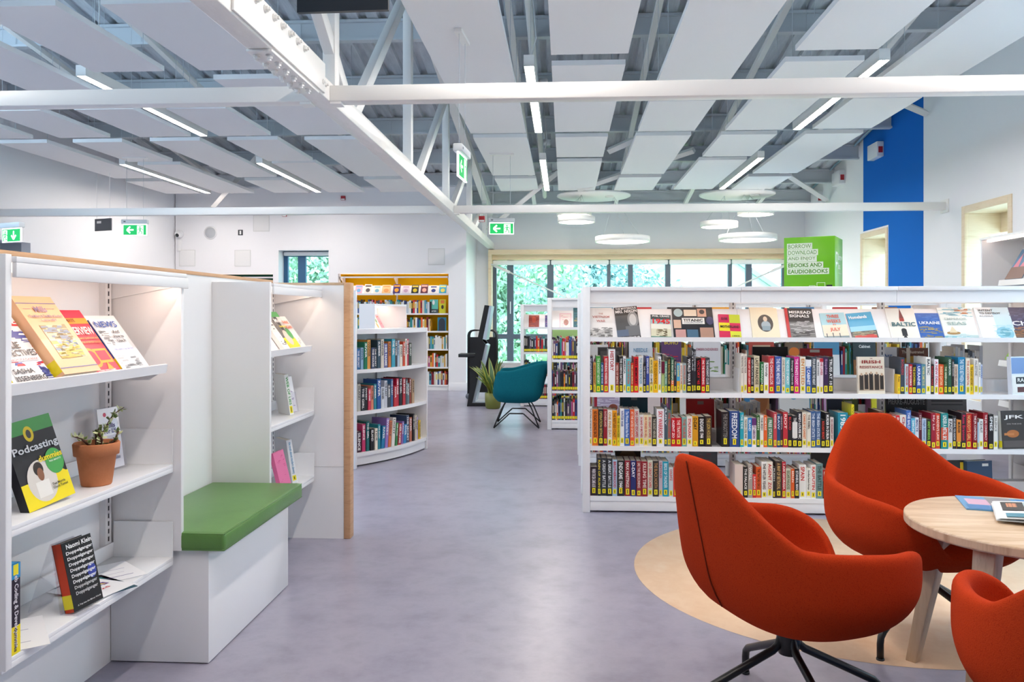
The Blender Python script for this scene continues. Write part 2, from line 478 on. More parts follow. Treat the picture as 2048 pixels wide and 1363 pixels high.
# left wall with a grey door recess
mb = MB()
def skew(m, a, b, c, e):
    xa, xb = XLW(a), XLW(b)
    m.prism([(xa, a), (xb, b), (xb - 0.12, b), (xa - 0.12, a)], 'z', c, e)
XLW = lambda y: XL - 0.02 - 0.088 * (YB - y)
wall_cells(mb, [-3, -2.5, 7.0, 7.7, 9.62, YB + 0.16], [0, 2.13, 2.60, 4.6, 6.2], [(7.7, 9.62, 0, 2.13), (-2.5, 7.0, 2.60, 4.6)], skew)  # high clerestory opening added out of view to let blue skylight in
m1 = MB()
for yy in (-2.5, -0.15, 2.2, 4.6, 6.94):
    m1.box(XLW(yy) - 0.09, XLW(yy) - 0.03, yy, yy + 0.06, 2.6, 4.6)
tag(m1.build('window_6', FRAME), 'mullions of the high clerestory in the door wall', kind='structure')
struct('wall_left', mb, WALL, 'white left-hand wall')
dr = tag(empty('door_1', (XLW(8.65), 8.65, 0), radians(-5.03)), 'grey door set in a deep recess of the white wall', kind='structure')
MB().box(-0.5, -0.12, 0.97, 0.99, 0, 2.14).box(-0.5, -0.12, -0.95, -0.93, 0, 2.14).box(-0.5, -0.12, -0.95, 0.99, 2.13, 2.15).build('door_reveal', mat('aeb6be', 0.7), dr)
MB().box(-0.5, -0.42, -0.93, 0.97, 2.0, 2.13).box(-0.5, -0.42, 0.87, 0.97, 0, 2.0).box(-0.5, -0.42, -0.93, -0.83, 0, 2.0).build('door_frame', mat('d5dade', 0.5), dr)
MB().box(-0.49, -0.45, -0.83, 0.87, 0, 1.99).build('door_leaf', mat('c7cdd2', 0.5), dr)
MB().box(-0.44, -0.40, -0.2, 0.5, 1.92, 1.98).build('door_closer', BLACK, dr)
struct('wall_front', MB().box(XLW(-3) - 0.2, XR + 0.12, -3.12, -3, 0, 6.2), mat('8f8c8a', 0.85), 'grey wall behind the viewpoint')
# baseboards
struct('baseboard_back', MB().box(AY[1] + 0.0, XC + 0.015, YB - 0.018, YB - 0.001, 0, 0.13).box(XC + 0.001, XC + 0.016, YB, YW, 0, 0.13), WALL, 'white skirting board of the white back wall', bevel=0.003)

# ------------------------------------------------------------------ roof: ribbed deck, purlins, rafter ties
mb = MB()
prof, x = [], -8.0
while x < 4.4:
    prof += [(x, 0.0), (x + 0.11, 0.0), (x + 0.125, 0.038), (x + 0.185, 0.038)]
    x += 0.2
ys = [-3.0, YW + 0.3]
vs = [(p[0], y, roof(y) + p[1]) for y in ys for p in prof]
n = len(prof)
mb.add(vs, [(i, i + 1, n + i + 1, n + i) for i in range(n - 1)])
cl = struct('ceiling', mb, DECK, 'ribbed metal roof deck', fixn=False)
mb = MB(); mb.add([(-8.0, -3, roof(-3) + 0.08), (4.5, -3, roof(-3) + 0.08), (4.5, YW + 0.3, roof(YW + 0.3) + 0.08), (-8.0, YW + 0.3, roof(YW + 0.3) + 0.08)], [(0, 1, 2, 3)])
mb.build('roof_board', WALL, cl)
for y in (13.72, 12.70, 11.65, 10.5, 9.26, 8.0, 6.75, 5.5, 4.2, 2.9, 1.6):
    z = roof(y)
    x0 = XC if y > 13 else XLW(y)
    m1 = MB().box(x0, XR, y - 0.045, y + 0.045, z - 0.03, z - 0.002).box(x0, XR, y - 0.012, y + 0.012, z - 0.19, z - 0.03).box(x0, XR, y - 0.045, y + 0.045, z - 0.215, z - 0.19)
    m1.build('purlin', GREYM, cl)
for x in (-5.45, -4.18, -2.95, -0.52, 0.86, 2.03, 3.25):
    m1 = MB()
    m1.prism([(-2, roof(-2) - 0.235), (13.7, roof(13.7) - 0.235), (13.7, roof(13.7) - 0.285), (-2, roof(-2) - 0.285)], 'x', x - 0.03, x + 0.03)
    m1.build('roof_tie', STEEL, cl)
# eaves bracing between truss end and wall
for a, b in (((-1.25, 12.9, 2.62), (0.0, 11.4, 3.35)), ((0.55, 10.0, 3.28), (1.3, 9.4, 3.5)), ((0.2, 11.9, 3.1), (1.7, 10.6, 3.4)), ((4.15, 12.9, 3.05), (3.0, 11.6, 3.35)), ((4.15, 9.4, 3.55), (2.4, 8.3, 3.85)), ((-5.6, 12.4, 2.95), (-4.3, 11.0, 3.5))):
    M = basis(Vector(b) - Vector(a), (0, 0, 1), a) if False else None
    d = Vector(b) - Vector(a)
    r = MB().tube([a, b], 0.045, 4)
    for i in range(len(r.sm)): r.sm[i] = False
    r.build('eaves_brace', STEEL, cl)

# ------------------------------------------------------------------ steel truss and tie beams
TX0, TX1, TZ0, TZ1 = -1.37, -1.265, 2.39, 2.50
tr = tag(empty('roof_truss', (-1.3175, 7, TZ0)), 'white bolted steel truss running along the room', kind='structure')
LT = tr.location
def tb(m, x0, x1, y0, y1, z0, z1, k=0):
    return m.box(x0 - LT.x, x1 - LT.x, y0 - LT.y, y1 - LT.y, z0 - LT.z, z1 - LT.z, k)
HAMMER = noise_mat('white_brushed_paint', ['ece9e4', 'f4f1ec'], 30, 4, rough=0.28, bump=0.25, bump_scale=35, stretch=(1, 0.3, 1))
tb(MB(), TX0, TX1, -1, YW, TZ0, TZ1).build('bottom_chord', HAMMER, tr, bevel=0.004)
def member(p0, p1, w, nm='diagonal'):
    """flat steel between two (y, z) points in the truss plane"""
    y0, z0 = p0; y1, z1 = p1
    l = math.hypot(y1 - y0, z1 - z0); nx, nz = -(z1 - z0) / l * w / 2, (y1 - y0) / l * w / 2
    poly = [(y0 + nx - LT.y, z0 + nz - LT.z), (y1 + nx - LT.y, z1 + nz - LT.z), (y1 - nx - LT.y, z1 - nz - LT.z), (y0 - nx - LT.y, z0 - nz - LT.z)]
    MB().prism(poly, 'x', *((-0.035, 0.035) if nm == 'vertical_post' else (-0.030, 0.029))).build(nm, STEEL, tr, bevel=0.003)
VY = [2.3, 4.42, 6.62, 8.75, 10.9, 13.0]
for y in VY:
    member((y, TZ1 - 0.02), (y, roof(y) - 0.30), 0.09, 'vertical_post')
for a, b in zip(VY, VY[1:]):
    member((a + 0.42, TZ1 - 0.05), (b + 0.05, roof(b) - 0.42), 0.085)
member((4.86, TZ1 - 0.06), (3.1, 3.55), 0.085)
m1 = MB()
m1.prism([(-2 - LT.y, roof(-2) - 0.25 - LT.z), (13.9 - LT.y, roof(13.9) - 0.25 - LT.z), (13.9 - LT.y, roof(13.9) - 0.37 - LT.z), (-2 - LT.y, roof(-2) - 0.37 - LT.z)], 'x', -0.05, 0.05)
m1.build('top_chord', STEEL, tr)
tb(MB(), TX0 - 0.004, TX1 + 0.004, 3.36, 4.02, TZ0 - 0.012, TZ0 - 0.0005).build('splice_plate', STEEL, tr, bevel=0.002)
tb(MB(), TX1 + 0.0005, TX1 + 0.012, 2.95, 4.1, TZ0 + 0.01, TZ1 + 0.055).build('splice_plate', STEEL, tr, bevel=0.002)
def bolt_mesh():
    m = MB()
    m.lathe([(0.0001, 0.0), (0.017, 0.0), (0.017, 0.005), (0.0135, 0.005)], 12)
    m.lathe([(0.0135, 0.005), (0.0135, 0.017), (0.008, 0.017), (0.008, 0.026), (0.0001, 0.026)], 6)
    for i in range(len(m.sm)): m.sm[i] = False
    return m
b0 = bolt_mesh().build('bolt', STEEL, tr)
first = True
def place_bolt(loc, rot):
    global first
    o = b0 if first else b0.copy()
    if not first: COL.objects.link(o); o.parent = tr
    first = False
    o.location = (loc[0] - LT.x, loc[1] - LT.y, loc[2] - LT.z); o.rotation_euler = rot
for k in range(6):
    for x in (TX0 + 0.024, TX1 - 0.024):
        place_bolt((x, 3.41 + 0.105 * k, TZ0 - 0.012), (pi, 0, 0))
for k in range(7):
    place_bolt((TX1 + 0.012, 3.16 + 0.1 * k, TZ1 + 0.022), (0, pi / 2, 0))
for k in range(2):
    place_bolt((TX1 + 0.001, 4.06 + 0.05 * k, TZ0 + 0.06), (0, pi / 2, 0))
for k, y in enumerate((4.26, 9.04)):
    t = tag(empty('tie_beam', (0, y, TZ0)), ('long white steel tie beam spanning the room nearest the camera' if k == 0 else 'long white steel tie beam spanning the room before the windows'), kind='structure')
    MB().box(TX1, XR + 0.01, -0.045, 0.045, 0.0, 0.085).build('beam', STEEL, t, bevel=0.004)
    MB().box(XLW(y) - 0.01, TX0, -0.045, 0.045, 0.0, 0.085).build('beam', STEEL, t, bevel=0.004)
    MB().box(XR - 0.012, XR, -0.09, 0.09, -0.03, 0.115).build('end_plate', STEEL, t)
    MB().box(TX1, TX1 + 0.06, -0.04, 0.04, -0.012, 0.0).box(TX0 - 0.06, TX0, -0.04, 0.04, -0.012, 0.0).build('cleat', STEEL, t)

# ------------------------------------------------------------------ suspended acoustic rafts
RZ = 3.10
def raft(x0, x1, y0, y1, label):
    t = empty('acoustic_raft', ((x0 + x1) / 2, (y0 + y1) / 2, RZ), label=label, cat='ceiling panel', group='suspended acoustic rafts')
    w, l = (x1 - x0) / 2, (y1 - y0) / 2
    MB().box(-w, w, -l, l, 0, 0.038).build('panel', RAFT, t)
    for sx in (-1, 1):
        for sy in (-1, 1):
            px, py = sx * (w - 0.09), sy * (l - 0.14)
            zt = roof(t.location.y + py) - RZ - 0.01
            MB().tube([(px, py, 0.038), (px, py, zt)], 0.0022, 4).tube([(px, py, 0.038), (px, py, 0.06)], 0.008, 6).build('suspension_wire', GREYM, t)
cols = {
    ('from the blue-banded wall', 1): (2.48, 3.06, [(4.3, 6.65), (7.0, 8.13), (8.35, 10.68), (10.92, 12.03)]),
    ('from the blue-banded wall', 2): (1.62, 2.19, [(3.4, 5.7), (5.95, 8.15), (8.35, 9.5), (9.72, 12.0)]),
    ('from the blue-banded wall', 3): (0.74, 1.31, [(4.3, 6.6), (7.0, 8.15), (8.35, 10.65), (10.9, 12.05)]),
    ('from the blue-banded wall', 4): (-0.10, 0.45, [(3.4, 5.7), (5.95, 8.13), (8.37, 9.45), (9.72, 12.0)]),
    ('from the blue-banded wall', 5): (-0.97, -0.40, [(4.3, 6.6), (6.98, 8.15), (8.35, 10.65), (10.9, 12.05)]),
    ('from the door wall', 5): (-2.78, -2.22, [(4.62, 5.92), (6.15, 8.12), (8.35, 10.62), (10.85, 12.0)]),
    ('from the door wall', 4): (-3.61, -3.06, [(4.62, 5.92), (7.02, 8.12), (8.32, 9.5), (9.62, 12.0)]),
    ('from the door wall', 3): (-4.46, -3.91, [(4.0, 6.7), (7.0, 8.12), (8.32, 10.6), (10.85, 12.0)]),
    ('from the door wall', 2): (-5.33, -4.78, [(7.0, 8.12), (8.34, 9.45), (9.65, 12.0)]),
    ('from the door wall', 1): (-6.17, -5.62, [(7.0, 8.12), (8.34, 10.6), (10.85, 12.0)]),
}
for (side, k), (x0, x1, rows) in cols.items():
    for j, (y0, y1) in enumerate(reversed(rows)):
        kind = 'long' if y1 - y0 > 1.6 else 'short'
        raft(x0, x1, y0, y1, '%s white ceiling raft, %s file %s, %s in from the window end' % (kind, ORD[k - 1], side, ORD[j]))

# ------------------------------------------------------------------ linear lamps
def linear_lamp(x, y0, y1, label):
    t = empty('linear_lamp', (x, (y0 + y1) / 2, RZ + 0.0), label=label, cat='ceiling light', group='linear ceiling lamps')
    l = (y1 - y0) / 2
    MB().box(-0.04, 0.04, -l, l, 0.012, 0.085).box(-0.04, -0.034, -l, l, 0, 0.012).box(0.034, 0.04, -l, l, 0, 0.012).box(-0.034, 0.034, -l, -l + 0.006, 0, 0.012).box(-0.034, 0.034, l - 0.006, l, 0, 0.012).build('housing', STEEL, t)
    MB().box(-0.033, 0.033, -l + 0.007, l - 0.007, 0.003, 0.011).build('diffuser', LITE, t)
    for s in (-0.7, 0.7):
        zt = roof((y0 + y1) / 2 + s * l) - RZ
        MB().tube([(0, s * l, 0.085), (0, s * l, zt)], 0.0022, 4).build('suspension_wire', GREYM, t)
    MB().tube([(0.01, -l + 0.1, 0.085), (0.05, -l + 0.12, 0.25), (0.03, -l + 0.2, 0.5), (0, -l + 0.25, 0.8)], 0.005, 6).build('cable', mat('d9d9d9', 0.5), t)
for x, y0, y1, lb in ((-3.77, 6.0, 8.12, 'lit linear lamp hung over the near tie beam on the door side'),
                      (-5.50, 9.6, 12.0, 'lit linear lamp hung nearest the door wall'),
                      (-3.77, 9.62, 12.0, 'lit linear lamp hung over the small blue-grey window'),
                      (-0.27, 5.95, 8.15, 'lit linear lamp crossing the near tie beam close to the truss'),
                      (-0.27, 9.6, 12.0, 'lit linear lamp short of the pendants close to the truss'),
                      (2.335, 5.95, 8.17, 'lit linear lamp crossing the near tie beam by the blue band'),
                      (-3.77, 2.3, 4.5, 'lit linear lamp outside the picture over the partition'), (-0.27, 2.3, 4.5, 'lit linear lamp outside the picture over the aisle'), (2.335, 2.3, 4.5, 'lit linear lamp outside the picture over the round table'),  # unseen lamps added to light the near half of the room
                      (-0.27, -0.1, 2.0, 'lit linear lamp outside the picture above the viewpoint'), (2.335, -0.1, 2.0, 'lit linear lamp outside the picture above the cut-off chair'),  # second unseen row, added to brighten the near floor and inlay
                      (2.335, 9.62, 12.0, 'lit linear lamp pointing at the disc canopy by the blue band')):
    linear_lamp(x, y0, y1, lb)

# ------------------------------------------------------------------ disc canopies with ring pendants
for k, (dx, dy, lamps) in enumerate(((0.456, 12.72, ((-0.31, 0.0, 2.80, 0.28), (-0.28, -0.35, 2.655, 0.29), (0.45, -0.1, 2.37, 0.43))),
                                     (2.708, 12.70, ((0.30, 0.05, 2.80, 0.28), (-0.28, 0.0, 2.605, 0.29), (0.12, -0.2, 2.375, 0.44))))):
    side = 'nearer the truss' if k == 0 else 'nearer the blue band'
    t = empty('canopy_disc', (dx, dy, 3.10), label='large white ceiling disc carrying pendants, ' + side, cat='ceiling disc', group='white canopy discs')
    MB().lathe([(0.0001, 0), (0.56, 0), (0.585, 0.012), (0.585, 0.028), (0.56, 0.035), (0.0001, 0.035)], 64).build('disc', RAFT, t)
    m1 = MB()
    for a in (0.3, 2.4, 4.5):
        m1.tube([(0.4 * cos(a), 0.4 * sin(a), 0.035), (0.4 * cos(a), 0.4 * sin(a), 0.32)], 0.003, 4)
    m1.build('suspension_wire', GREYM, t)
    MB().lathe([(0.0001, -0.02), (0.07, -0.02), (0.07, -0.0005)], 20).build('ceiling_rose', STEEL, t, (0.25, -0.1, 0))
    for j, (ox, oy, z, r) in enumerate(lamps):
        p = empty('ring_pendant', (dx + ox, dy + oy, z), label='%s white drum pendant, %s, of the disc %s' % (('small', 'small', 'large')[j], ('hung highest', 'hung in the middle', 'hung lowest')[j], side), cat='pendant light', group='drum pendants by the windows')
        MB().lathe([(r - 0.03, 0.012), (r - 0.012, 0), (r, 0), (r, 0.085), (r - 0.02, 0.092), (0.0001, 0.092)], 48).build('drum', STEEL, p)
        MB().lathe([(0.0001, 0.006), (r - 0.014, 0.006), (r - 0.014, 0.011), (0.0001, 0.011)], 48).build('diffuser', RINGL, p)
        m1 = MB()
        for a in (0.5, 2.6, 4.7):
            m1.tube([(r * 0.8 * cos(a), r * 0.8 * sin(a), 0.09), (-ox * 0.3, -oy * 0.3, 3.098 - z)], 0.0025, 4)
        m1.build('suspension_wire', GREYM, p)

# ------------------------------------------------------------------ exit signs
def strokes(m, segs, w, k, y=-0.0):
    for (x0, z0), (x1, z1) in segs:
        l = math.hypot(x1 - x0, z1 - z0) or 1
        nx, nz = -(z1 - z0) / l * w / 2, (x1 - x0) / l * w / 2
        m.quad((x0 + nx, y, z0 + nz), (x1 + nx, y, z1 + nz), (x1 - nx, y, z1 - nz), (x0 - nx, y, z0 - nz), k)
def exit_sign(loc, rz, arrow, man_first, label, w=0.285, h=0.125, ceil=None):
    t = empty('exit_sign', loc, rz, label, 'exit sign', 'green running man exit signs')
    MB().box(-w / 2 - 0.01, w / 2 + 0.01, -0.03, 0.03, h + 0.012, h + 0.062).build('housing', mat('d7dbde', 0.4), t, bevel=0.006)
    MB().box(-w / 2, w / 2, -0.006, 0.006, 0, h + 0.012).build('light_plate', EXITW, t)
    m = MB(); y = -0.0075
    a0, a1 = -w / 2 + 0.008, w / 2 - 0.008; z0, z1 = 0.008, h
    mid = w * 0.02
    dx0, dx1 = (a0 + 0.012, a0 + 0.075) if man_first else (mid + 0.022, mid + 0.098)
    m.quad((a0, y, z0), (a1, y, z0), (a1, y, z1), (a0, y, z1), 0)
    yb = y - 0.0012
    m.quad((dx0, yb, z0), (dx1, yb, z0), (dx1, yb, z1 - 0.008), (dx0, yb, z1 - 0.008), 1)
    yc = yb - 0.0012
    cx = (dx0 + dx1) / 2; s = -1 if man_first else 1
    m.disc((cx - 0.004 * s, yc, h * 0.80), 0.0095, 14, 0, axis='y')
    strokes(m, [((cx, h * .70), (cx - .004 * s, h * .42))], 0.016, 0, yc)
    strokes(m, [((cx - .004 * s, h * .44), (cx + .020 * s, h * .36)), ((cx + .020 * s, h * .37), (cx + .016 * s, h * .16)), ((cx + .014 * s, h * .17), (cx + .028 * s, h * .17)),
                ((cx - .004 * s, h * .44), (cx - .010 * s, h * .26)), ((cx - .010 * s, h * .27), (cx - .030 * s, h * .20)),
                ((cx, h * .68), (cx + .026 * s, h * .60)), ((cx + .026 * s, h * .60), (cx + .032 * s, h * .48)), ((cx, h * .68), (cx - .022 * s, h * .62)), ((cx - .022 * s, h * .62), (cx - .030 * s, h * .50))], 0.009, 0, yc)
    ax = (a0 + dx0) / 2 if not man_first else (dx1 + a1) / 2
    az = (z0 + z1) / 2; L = 0.04
    if arrow == 'left':
        segs = [((ax - L * .8, az), (ax + L, az)), ((ax - L, az), (ax, az + L * .95)), ((ax - L, az), (ax, az - L * .95))]
    else:
        segs = [((ax, az - L * .8), (ax, az + L)), ((ax, az - L), (ax + L * .85, az)), ((ax, az - L), (ax - L * .85, az))]
    strokes(m, segs, 0.017, 1, yb)
    m.build('pictogram', [EXITG, EXITW], t, fixn=False)
    if ceil:
        m1 = MB()
        for s in (-1, 1):
            m1.tube([(s * w * 0.35, 0, h + 0.06), (s * w * 0.35, 0, ceil - loc[2] - 0.022)], 0.002, 4)
        m1.build('suspension_wire', GREYM, t)
        MB().box(-w / 2, w / 2, -0.025, 0.025, ceil - loc[2] - 0.022, ceil - loc[2]).build('ceiling_plate', STEEL, t)
        MB().box(-w / 2 + 0.02, -w / 2 + 0.045, -0.0305, -0.03, h + 0.03, h + 0.045).build('test_lamp', mat('6a6f74'), t)
exit_sign((-0.735, 9.20, 2.165), radians(3), 'left', False, 'green exit sign with left arrow hung beside the truss end', ceil=RZ)
exit_sign((-5.09, 9.16, 2.17), radians(3), 'left', False, 'green exit sign with left arrow hung before the door wall', ceil=RZ)
exit_sign((-5.30, 7.35, 1.93), radians(-22), 'down', True, 'green exit sign with down arrow above the grey door')
exit_sign((-0.685, 5.27, 2.14), radians(86), 'left', False, 'edge-on green exit sign hung on wires near the truss', ceil=RZ, h=0.15)

# ------------------------------------------------------------------ ceiling odds and ends
t = empty('hanging_sign', (-1.06, 3.75, 2.69), radians(-1.5), 'plain black hanging sign cut off at the top edge', 'sign')
MB().box(-0.222, 0.222, -0.012, 0.012, 0, 0.22).build('board', mat('1b1f26', 0.4), t)
MB().tube([(-0.15, 0, 0.22), (-0.15, 0, 1.5)], 0.002, 4).tube([(0.15, 0, 0.22), (0.15, 0, 1.5)], 0.002, 4).build('suspension_wire', GREYM, t)
t = empty('hanging_sign', (-6.1, 10.2, 2.34), radians(-20), 'small dark hanging sign with white lettering behind the far tie beam', 'sign')
MB().box(-0.15, 0.15, -0.008, 0.008, 0, 0.16).build('board', mat('3b424b', 0.4), t)
MB().box(-0.11, -0.03, -0.0092, -0.008, 0.10, 0.13).build('white_print', mat('e8e8e8'), t)
MB().tube([(-0.12, 0, 0.16), (-0.12, 0, 0.76)], 0.002, 4).tube([(0.12, 0, 0.16), (0.12, 0, 0.76)], 0.002, 4).build('suspension_wire', GREYM, t)
def cable_run(pts, label, cat, red=True):
    t = empty('cable_tray', pts[0], label=label, cat=cat)
    P = [Vector(p) - Vector(pts[0]) for p in pts]
    MB().tube([p + Vector((0, 0, 0)) for p in P], 0.022, 6).build('tray', mat('4a545c', 0.5), t)
    if red: MB().tube([p + Vector((0.0, -0.012, -0.024)) for p in P], 0.011, 6).build('red_cable', RED, t)
cable_run([(-0.95, 4.0, roof(4) - 0.34), (-1.02, 8.0, roof(8) - 0.34), (-1.06, 9.05, roof(9.05) - 0.30)], 'dark tray with a red cable climbing beside the truss', 'cable tray')
cable_run([(-6.2, 9.15, roof(9.15) - 0.26), (1.3, 9.15, roof(9.15) - 0.26)], 'dark tray with a red cable crossing under the roof', 'cable tray')
t = empty('conduit', (-0.33, 7, roof(7) - 0.3), label='white conduit with junction boxes above the lamps near the truss', cat='conduit')
MB().tube([(0, -5, 0.155 * 5), (0, 6, -0.155 * 6)], 0.035, 10).build('pipe', STEEL, t)
for y in (-1.0, 0.0, 1.8, 3.6):
    MB().lathe([(0.0001, 0), (0.05, 0), (0.05, 0.07), (0.0001, 0.07)], 14).build('junction_box', WHITE, t, (0.09 * (1 if y else -1), y, -0.155 * y - 0.04))
t = empty('conduit', (XR - 0.06, 11.1, 3.70), label='pair of white conduits following the roof along the blue-banded wall', cat='conduit')
for dx, dz in ((0, 0.03), (-0.12, 0.09)):
    MB().tube([(dx, -3.2, 0.155 * 3.2 + dz), (dx, 3.0, -0.155 * 3.0 + dz)], 0.016, 8).build('pipe', STEEL if dx else mat('8fb0bf', 0.4), t)
def wall_box(loc, size, label, red=None):
    t = empty('alarm_box', loc, label=label, cat='alarm box')
    MB().box(-size[0], 0, -size[1] / 2, size[1] / 2, -size[2] / 2, size[2] / 2).build('box', WHITE, t, bevel=0.006)
    if red: MB().box(-size[0] * 0.8, -size[0] * 0.2, -size[1] / 2 - 0.006, -size[1] / 2, -0.05, 0.03).build('red_call_point', RED, t)
for k, (y, z) in enumerate(((10.9, 3.42), (12.35, 3.30), (13.4, 3.14))):
    wall_box((XR, y, z), (0.09, 0.34, 0.20), ('white wall box with red mark on the blue band', 'white wall box with red mark next past the blue band', 'white wall box with red mark by the window corner')[k], True)
for x, z, lb in ((-4.57, 2.86, 'small red call point low on the back wall'), (-3.60, 3.12, 'small red call point high under the linear lamp')):
    t = empty('call_point', (x, YB, z), label=lb, cat='call point')
    MB().box(-0.035, 0.035, -0.03, 0, -0.035, 0.035).build('body', RED, t, bevel=0.004)
    MB().box(-0.03, 0.03, -0.032, -0.03, -0.033, -0.012).build('label_strip', PAPER, t)
t = empty('call_point', (-0.98, 9.35, 2.36), label='small red call point hung by the truss end', cat='call point')
MB().box(-0.035, 0.035, -0.03, 0, -0.035, 0.035).build('body', RED, t, bevel=0.004)
MB().box(-0.03, 0.03, -0.032, -0.03, -0.033, -0.012).build('label_strip', PAPER, t)
MB().tube([(0, -0.01, 0.035), (0, -0.01, 0.7)], 0.002, 4).build('suspension_wire', GREYM, t)
def camera_dome(loc, label, rot=(0, 0, 0)):
    t = empty('security_camera', loc, label=label, cat='security camera', rot=rot)
    MB().lathe([(0.0001, 0), (0.07, 0), (0.07, 0.03), (0.055, 0.045), (0.0001, 0.045)], 24).build('mount', WHITE, t, rot=(pi / 2, 0, 0))
    MB().lathe([(0.0001, 0.095), (0.025, 0.09), (0.045, 0.07), (0.05, 0.045)], 24).build('dome', WHITE, t, rot=(pi / 2 + 0.3, 0, 0))
    MB().lathe([(0.0001, 0.112), (0.022, 0.108), (0.03, 0.09)], 18).build('lens', BLACK, t, rot=(pi / 2 + 0.3, 0, 0))
camera_dome((-6.33, YB - 0.001, 2.55), 'white dome camera with black lens high in the back corner')
MB_ = MB().box(-0.03, 0.03, -0.03, 0, -0.09, 0.09)
tag(MB_.build('sensor_box', WHITE, None, (-6.33, YB, 2.36), bevel=0.006), 'slim white sensor box mounted below the corner dome camera', 'sensor')
camera_dome((2.95, 12.1, 3.16), 'white dome camera hung before the disc canopy')
t = empty('wall_speaker', (-5.81, YB, 2.57), label='round grey speaker flush in the back wall', cat='speaker')
MB().lathe([(0.0001, 0.008), (0.088, 0.01), (0.09, 0.004)], 36).build('grille', mat('c3c6ca', 0.7), t, rot=(pi / 2, 0, 0))
MB().lathe([(0.09, 0.012), (0.108, 0.009), (0.11, 0.0)], 36).build('rim', WHITE, t, rot=(pi / 2, 0, 0))
t = empty('wall_sign', (-5.307, YB, 2.57), label='small black square sign with white symbol on the back wall', cat='sign')
MB().box(-0.04, 0.04, -0.006, 0, -0.045, 0.045).build('plate', mat('26262e'), t)
MB().box(-0.014, 0.014, -0.0075, -0.006, -0.03, 0.03).build('symbol', PAPER, t)
for x, z, lb in ((-6.20, 2.155, 'square white access panel below the corner camera'), (-5.27, 2.15, 'square white access panel below the round speaker'), (-2.073, 2.163, 'square white access panel above the yellow alcove'), (-4.957, 2.72, 'square white access panel just under the far tie beam')):
    t = empty('access_panel', (x, YB, z), label=lb, cat='access panel', group='square access panels on the back wall')
    MB().box(-0.135, 0.135, -0.006, 0, -0.135, 0.135).build('frame', mat('dcdcda', 0.6), t)
    MB().box(-0.125, 0.125, -0.010, -0.006, -0.125, 0.125).build('lid', mat('ecebea', 0.6), t, bevel=0.002)

# ================================================================== books
TAGR = random.Random(77)
def gloss(h):
    return mat(h, 0.32, spec=0.45)
def spine_book(x, y, z, w, h, d, colour, title, tcol, label, group, rz=0.0, tilt=0.0, tagged=True, band=None):
    """a book on a shelf, its spine facing local -y; x is the centre of the spine"""
    b = 0.0022
    m = MB()
    m.box(-w / 2, w / 2, 0, b, 0, h).box(-w / 2, -w / 2 + b, b, d, 0, h).box(w / 2 - b, w / 2, b, d, 0, h)
    o = m.build('book', gloss(colour), None, (x, y, z), (0, tilt, rz), fixn=False)
    tag(o, label, 'book', group)
    MB().box(-w / 2 + b, w / 2 - b, b, d - 0.003, 0.003, h - 0.003).build('pages', PAGES, o, fixn=False)
    lo = 0.012
    if tagged:
        tw = min(w * 0.66, 0.02)
        zt = 0.006 + 0.012 * TAGR.random(); th = 0.026 + 0.012 * TAGR.random()
        t = MB().box(-tw / 2, tw / 2, -0.0006, 0, zt, zt + th).box(-tw * 0.14, tw * 0.10, -0.0009, -0.0006, zt + 0.006, zt + th - 0.006, 1)
        t.build('call_tag', [TAG, TAGINK], o, fixn=False)
        lo = 0.05
    if band:
        MB().box(-w / 2, w / 2, -0.0005, 0, h * band[1], h * band[2]).build('spine_band', gloss(band[0]), o, fixn=False)
    if title:
        L = h - lo - 0.015
        cap = w * 0.56
        if len(title) * cap * 0.62 < L * 0.55:
            L = max(L * 0.6, len(title) * cap * 0.62)
        text(o, 'title', title, gloss(tcol), L, cap, basis((0, 0, -1), (1, 0, 0), (0, -0.0011, h - 0.012 - L / 2)))
    return o
